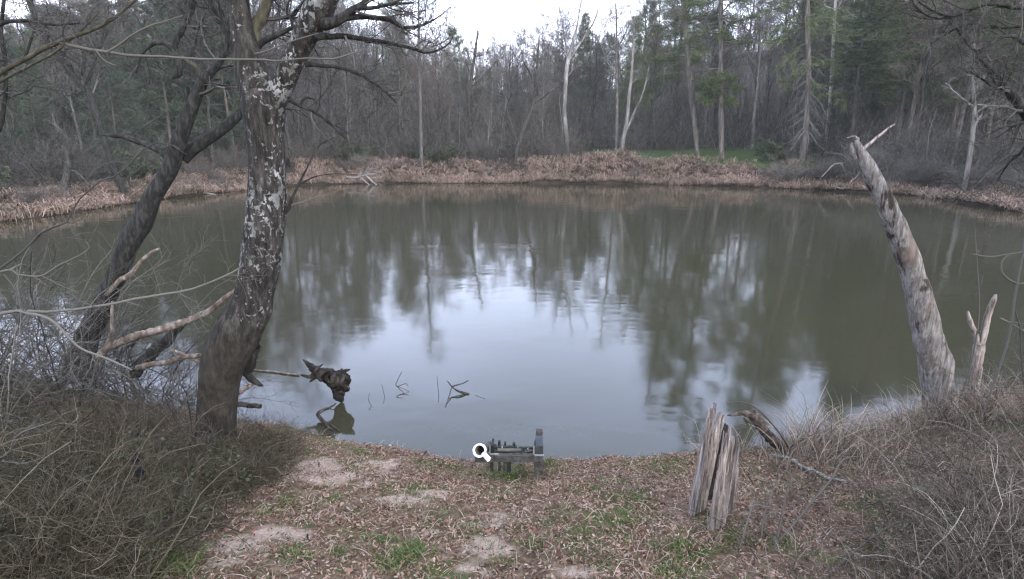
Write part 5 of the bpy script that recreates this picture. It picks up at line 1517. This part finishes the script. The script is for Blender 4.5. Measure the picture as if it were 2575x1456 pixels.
# weeds standing in the water right of the big trunk
mb = MB()
xs, ys = in_poly_px(120, [(600, 1040), (740, 1070), (860, 1105), (760, 1110), (610, 1090)], lg)
p = ghit_v(xs, ys); tangle(mb, p, .35, lg, .5, r=.002, side=4, L2=.3, lv3=2)
xs, ys = in_poly_px(30, [(900, 1100), (1060, 1140), (1150, 1165), (980, 1150)], lg)
tangle(mb, ghit_v(xs, ys), .22, lg, .7, r=.0016, side=3, lv3=0)
tag(mb.build('water_weeds', M['twig_near']), 'thin dark weed stems along the water edge right of the big trunk', 'weeds', kind='stuff')

# bare shrubs on the left bank, their twigs cross the view of the river
shm = []
for sd_ in range(3):
    rg = np.random.default_rng(300 + sd_)
    mb = MB()
    K = 15
    az = rg.uniform(0, 6.283, K)
    d = norm(np.stack([np.cos(az) * .75, np.sin(az) * .75, np.ones(K)], -1) + rg.normal(0, .25, (K, 3)))
    Q = np.empty((K, 10, 3)); Q[:, 0] = np.stack([np.cos(az) * .12, np.sin(az) * .12, np.full(K, -.05)], -1)
    H = 2.2 * rg.uniform(.5, 1.15, K)
    for s_ in range(1, 10):
        d = norm(d + rg.normal(0, .13, (K, 3)) + np.array([0, 0, -.02 * s_ * .5]))
        Q[:, s_] = Q[:, s_ - 1] + d * (H / 9)[:, None]
    RQ = np.full((K, 1), .010) * np.linspace(1, .4, 10)[None] * rg.uniform(.6, 1.3, (K, 1))
    tubes(mb, Q, RQ, 5)
    Q2, R2 = grow(rg, Q, RQ, 6, .75, 6, .75, .2, 1, .6, .02, .18, rmin=.0038); tubes(mb, Q2, R2, 3)
    Q3, R3 = grow(rg, Q2, R2, 4, .36, 4, .7, .15, 1, .75, .02, .22, rmin=.003); tubes(mb, Q3, R3, 3)
    shm.append(mb.mesh('bare_shrub', M[('twig_near', 'twig_near_pale', 'twig_near')[sd_]]))
for k_, (x, y, s_) in enumerate([(30, 985, 1.0), (130, 975, 1.25), (235, 985, 1.0), (330, 1000, 1.15), (430, 1040, .95), (-60, 985, 1.3), (470, 1075, .8), (-30, 1090, 1.0), (170, 1060, .8), (330, 1100, .6), (80, 1000, 1.45), (280, 975, 1.35), (390, 1010, 1.2), (-20, 1010, 1.5), (180, 1000, 1.5), (520, 1130, .6)]):
    o = bpy.data.objects.new('bare_shrub', shm[k_ % 3]); COL.objects.link(o)
    q_ = ghit(x, y); o.location = tuple(q_); o.scale = (s_, s_, s_); o.rotation_euler = (0, 0, k_ * 1.7)
    tag(o, 'leafless twiggy shrub standing in the brush of the left bank', 'shrub', 'leafless shrubs of the left bank')

# single canes that stand out from the brush
for lab, paths, Yc in [
    ('long straight cane slanting across the right hand brush from the shaggy log side', [[(1925, 1400, 6, 4.5), (1990, 1325, 6, 4.9), (2040, 1265, 5, 5.3), (2090, 1205, 5, 5.8), (2120, 1155, 4, 6.2), (2160, 1148, 3, 6.3)]], 5),
    ('long grey cane curving low across the lower right corner', [[(2080, 1450, 6, 4.05), (2170, 1370, 6, 4.4), (2250, 1318, 6, 4.7), (2330, 1305, 5, 4.75), (2390, 1290, 4, 4.8)]], 4.5),
    ('pale arched cane on the right hand bank bending down to the right', [[(2270, 1295, 5, 4.8), (2320, 1312, 6, 4.6), (2360, 1345, 6, 4.4), (2410, 1390, 5, 4.2), (2470, 1430, 5, 4.05), (2560, 1440, 4, 4.0)]], 4.5),
    ('upright cane with side twigs just right of the splintered stump', [[(1915, 1350, 5, 4.75), (1920, 1300, 5, 4.85), (1940, 1240, 4, 5.0), (1965, 1190, 3, 5.1)], [(1850, 1335, 4, 4.8), (1885, 1290, 4, 4.9), (1918, 1265, 3, 4.95)]], 5),
    ('thin stick leaning in the far right brush below the dead trunk', [[(2440, 1245, 5, 5.2), (2480, 1225, 5, 5.2), (2525, 1205, 5, 5.2), (2560, 1170, 3, 5.2)]], 5.2),
    ('forked grey cane standing between the splintered stump and the lichen crusted branch', [[(1855, 1395, 5, 4.55), (1880, 1310, 5, 4.75), (1895, 1270, 4, 4.85), (1945, 1280, 3, 4.85)], [(1940, 1420, 5, 4.4), (1960, 1330, 5, 4.7), (1975, 1250, 4, 4.9), (1990, 1200, 3, 5.0)]], 4.8),
]:
    single_branch('cane', lab, 'cane', paths, Yc, twigs=4, L=.3, mat='twig_near_pale')
for lab, paths, Yc in [
    ('forked pale twig at the far left above the olive brush', [[(-20, 1160, 5), (20, 1140, 5), (35, 1105, 5), (60, 1085, 5), (95, 1072, 4), (130, 1060, 3)], [(60, 1085, 4), (78, 1070, 3), (90, 1055, 2)], [(5, 1160, 4), (60, 1165, 4), (110, 1150, 3)]], 5.0),
    ('grey broken stick with a knuckle lying in the olive brush near the black plastic', [[(220, 1245, 7), (245, 1230, 7), (262, 1222, 8), (290, 1228, 6), (330, 1237, 5)]], 5.15),
    ('pale stick slanting down through the olive brush below the black plastic', [[(345, 1275, 4), (390, 1310, 5), (430, 1340, 5), (465, 1362, 4)]], 4.55),
    ('long grey stick slanting through the lower left brush', [[(110, 1350, 5), (170, 1370, 5), (220, 1400, 5), (260, 1425, 4)]], 4.2),
    ('curved bare twig in front of the foot of the big trunk', [[(370, 1105, 4), (400, 1125, 4), (450, 1120, 4), (480, 1125, 4), (520, 1105, 3), (560, 1080, 2)]], 6.9),
]:
    single_branch('stick', lab, 'stick', paths, Yc, twigs=3, L=.25, mat='twig_near_pale')

# ------------------------------------------------------------------ small things on the far bank
def far_log(label, paths, Y, mat='wood_pale', cat='log', name='fallen_log', twigs=0, L=1.0):
    mb = MB(); st = []
    for p_ in paths: limb(mb, p_, Y, 7, 16, 0, .1, .08, st)
    if twigs: sprout(mb, st, twigs, L, 2, wig=.2, rmin=.012)
    tag(mb.build(name, M[mat]), label, cat)
far_log('grey fallen branch lying over the far water edge left of the middle', [[(872, 445, 5), (895, 447, 6), (920, 440, 6), (945, 437, 4)], [(920, 440, 5), (935, 455, 4), (952, 470, 3)], [(905, 446, 4), (925, 462, 3), (940, 478, 2)]], 62.5, 'twig_pale', 'branch', 'fallen_branch', 7, 2.2)
far_log('short white log lying at the far water line', [[(1163, 458, 4), (1178, 457.5, 5), (1192, 457, 4)]], 65.4)
far_log('pale bent log dipping into the water left of the dead trunk top', [[(2104, 471, 4), (2118, 474, 6), (2133, 467, 6), (2141, 455, 6), (2156, 442, 4), (2162, 430, 3)]], 54.5)
far_log('grey arching dead branch on the bank left of the pale bent log', [[(2066, 445, 3), (2082, 428, 3.5), (2098, 413, 4), (2120, 410, 3)], [(2115, 411, 5), (2124, 430, 4), (2128, 450, 4)]], 56.5, 'twig_pale', 'branch', 'fallen_branch')
far_log('dark curled root hanging out of the tan grass below the forked pale tree', [[(1510, 415, 5), (1525, 398, 5), (1545, 385, 6), (1562, 372, 6)], [(1522, 400, 4), (1512, 415, 4), (1502, 428, 3)]], 68, 'twig_grey', 'branch', 'fallen_branch', 4, 1.5)
far_log('pale roots and debris washed under the far bank in the middle', [[(1330, 450, 5), (1350, 446, 7), (1372, 447, 6), (1395, 455, 4)], [(1340, 440, 4), (1352, 450, 5), (1348, 458, 4)], [(1400, 452, 5), (1412, 448, 6), (1425, 455, 4)]], 65.5, 'wood_pale', 'driftwood', 'driftwood')
far_log('low dead log resting on the left far bank grass', [[(430, 468, 6), (470, 476, 6), (510, 484, 5), (545, 490, 3)]], 52, 'twig_pale', 'log', 'fallen_log', 3, 1.5)
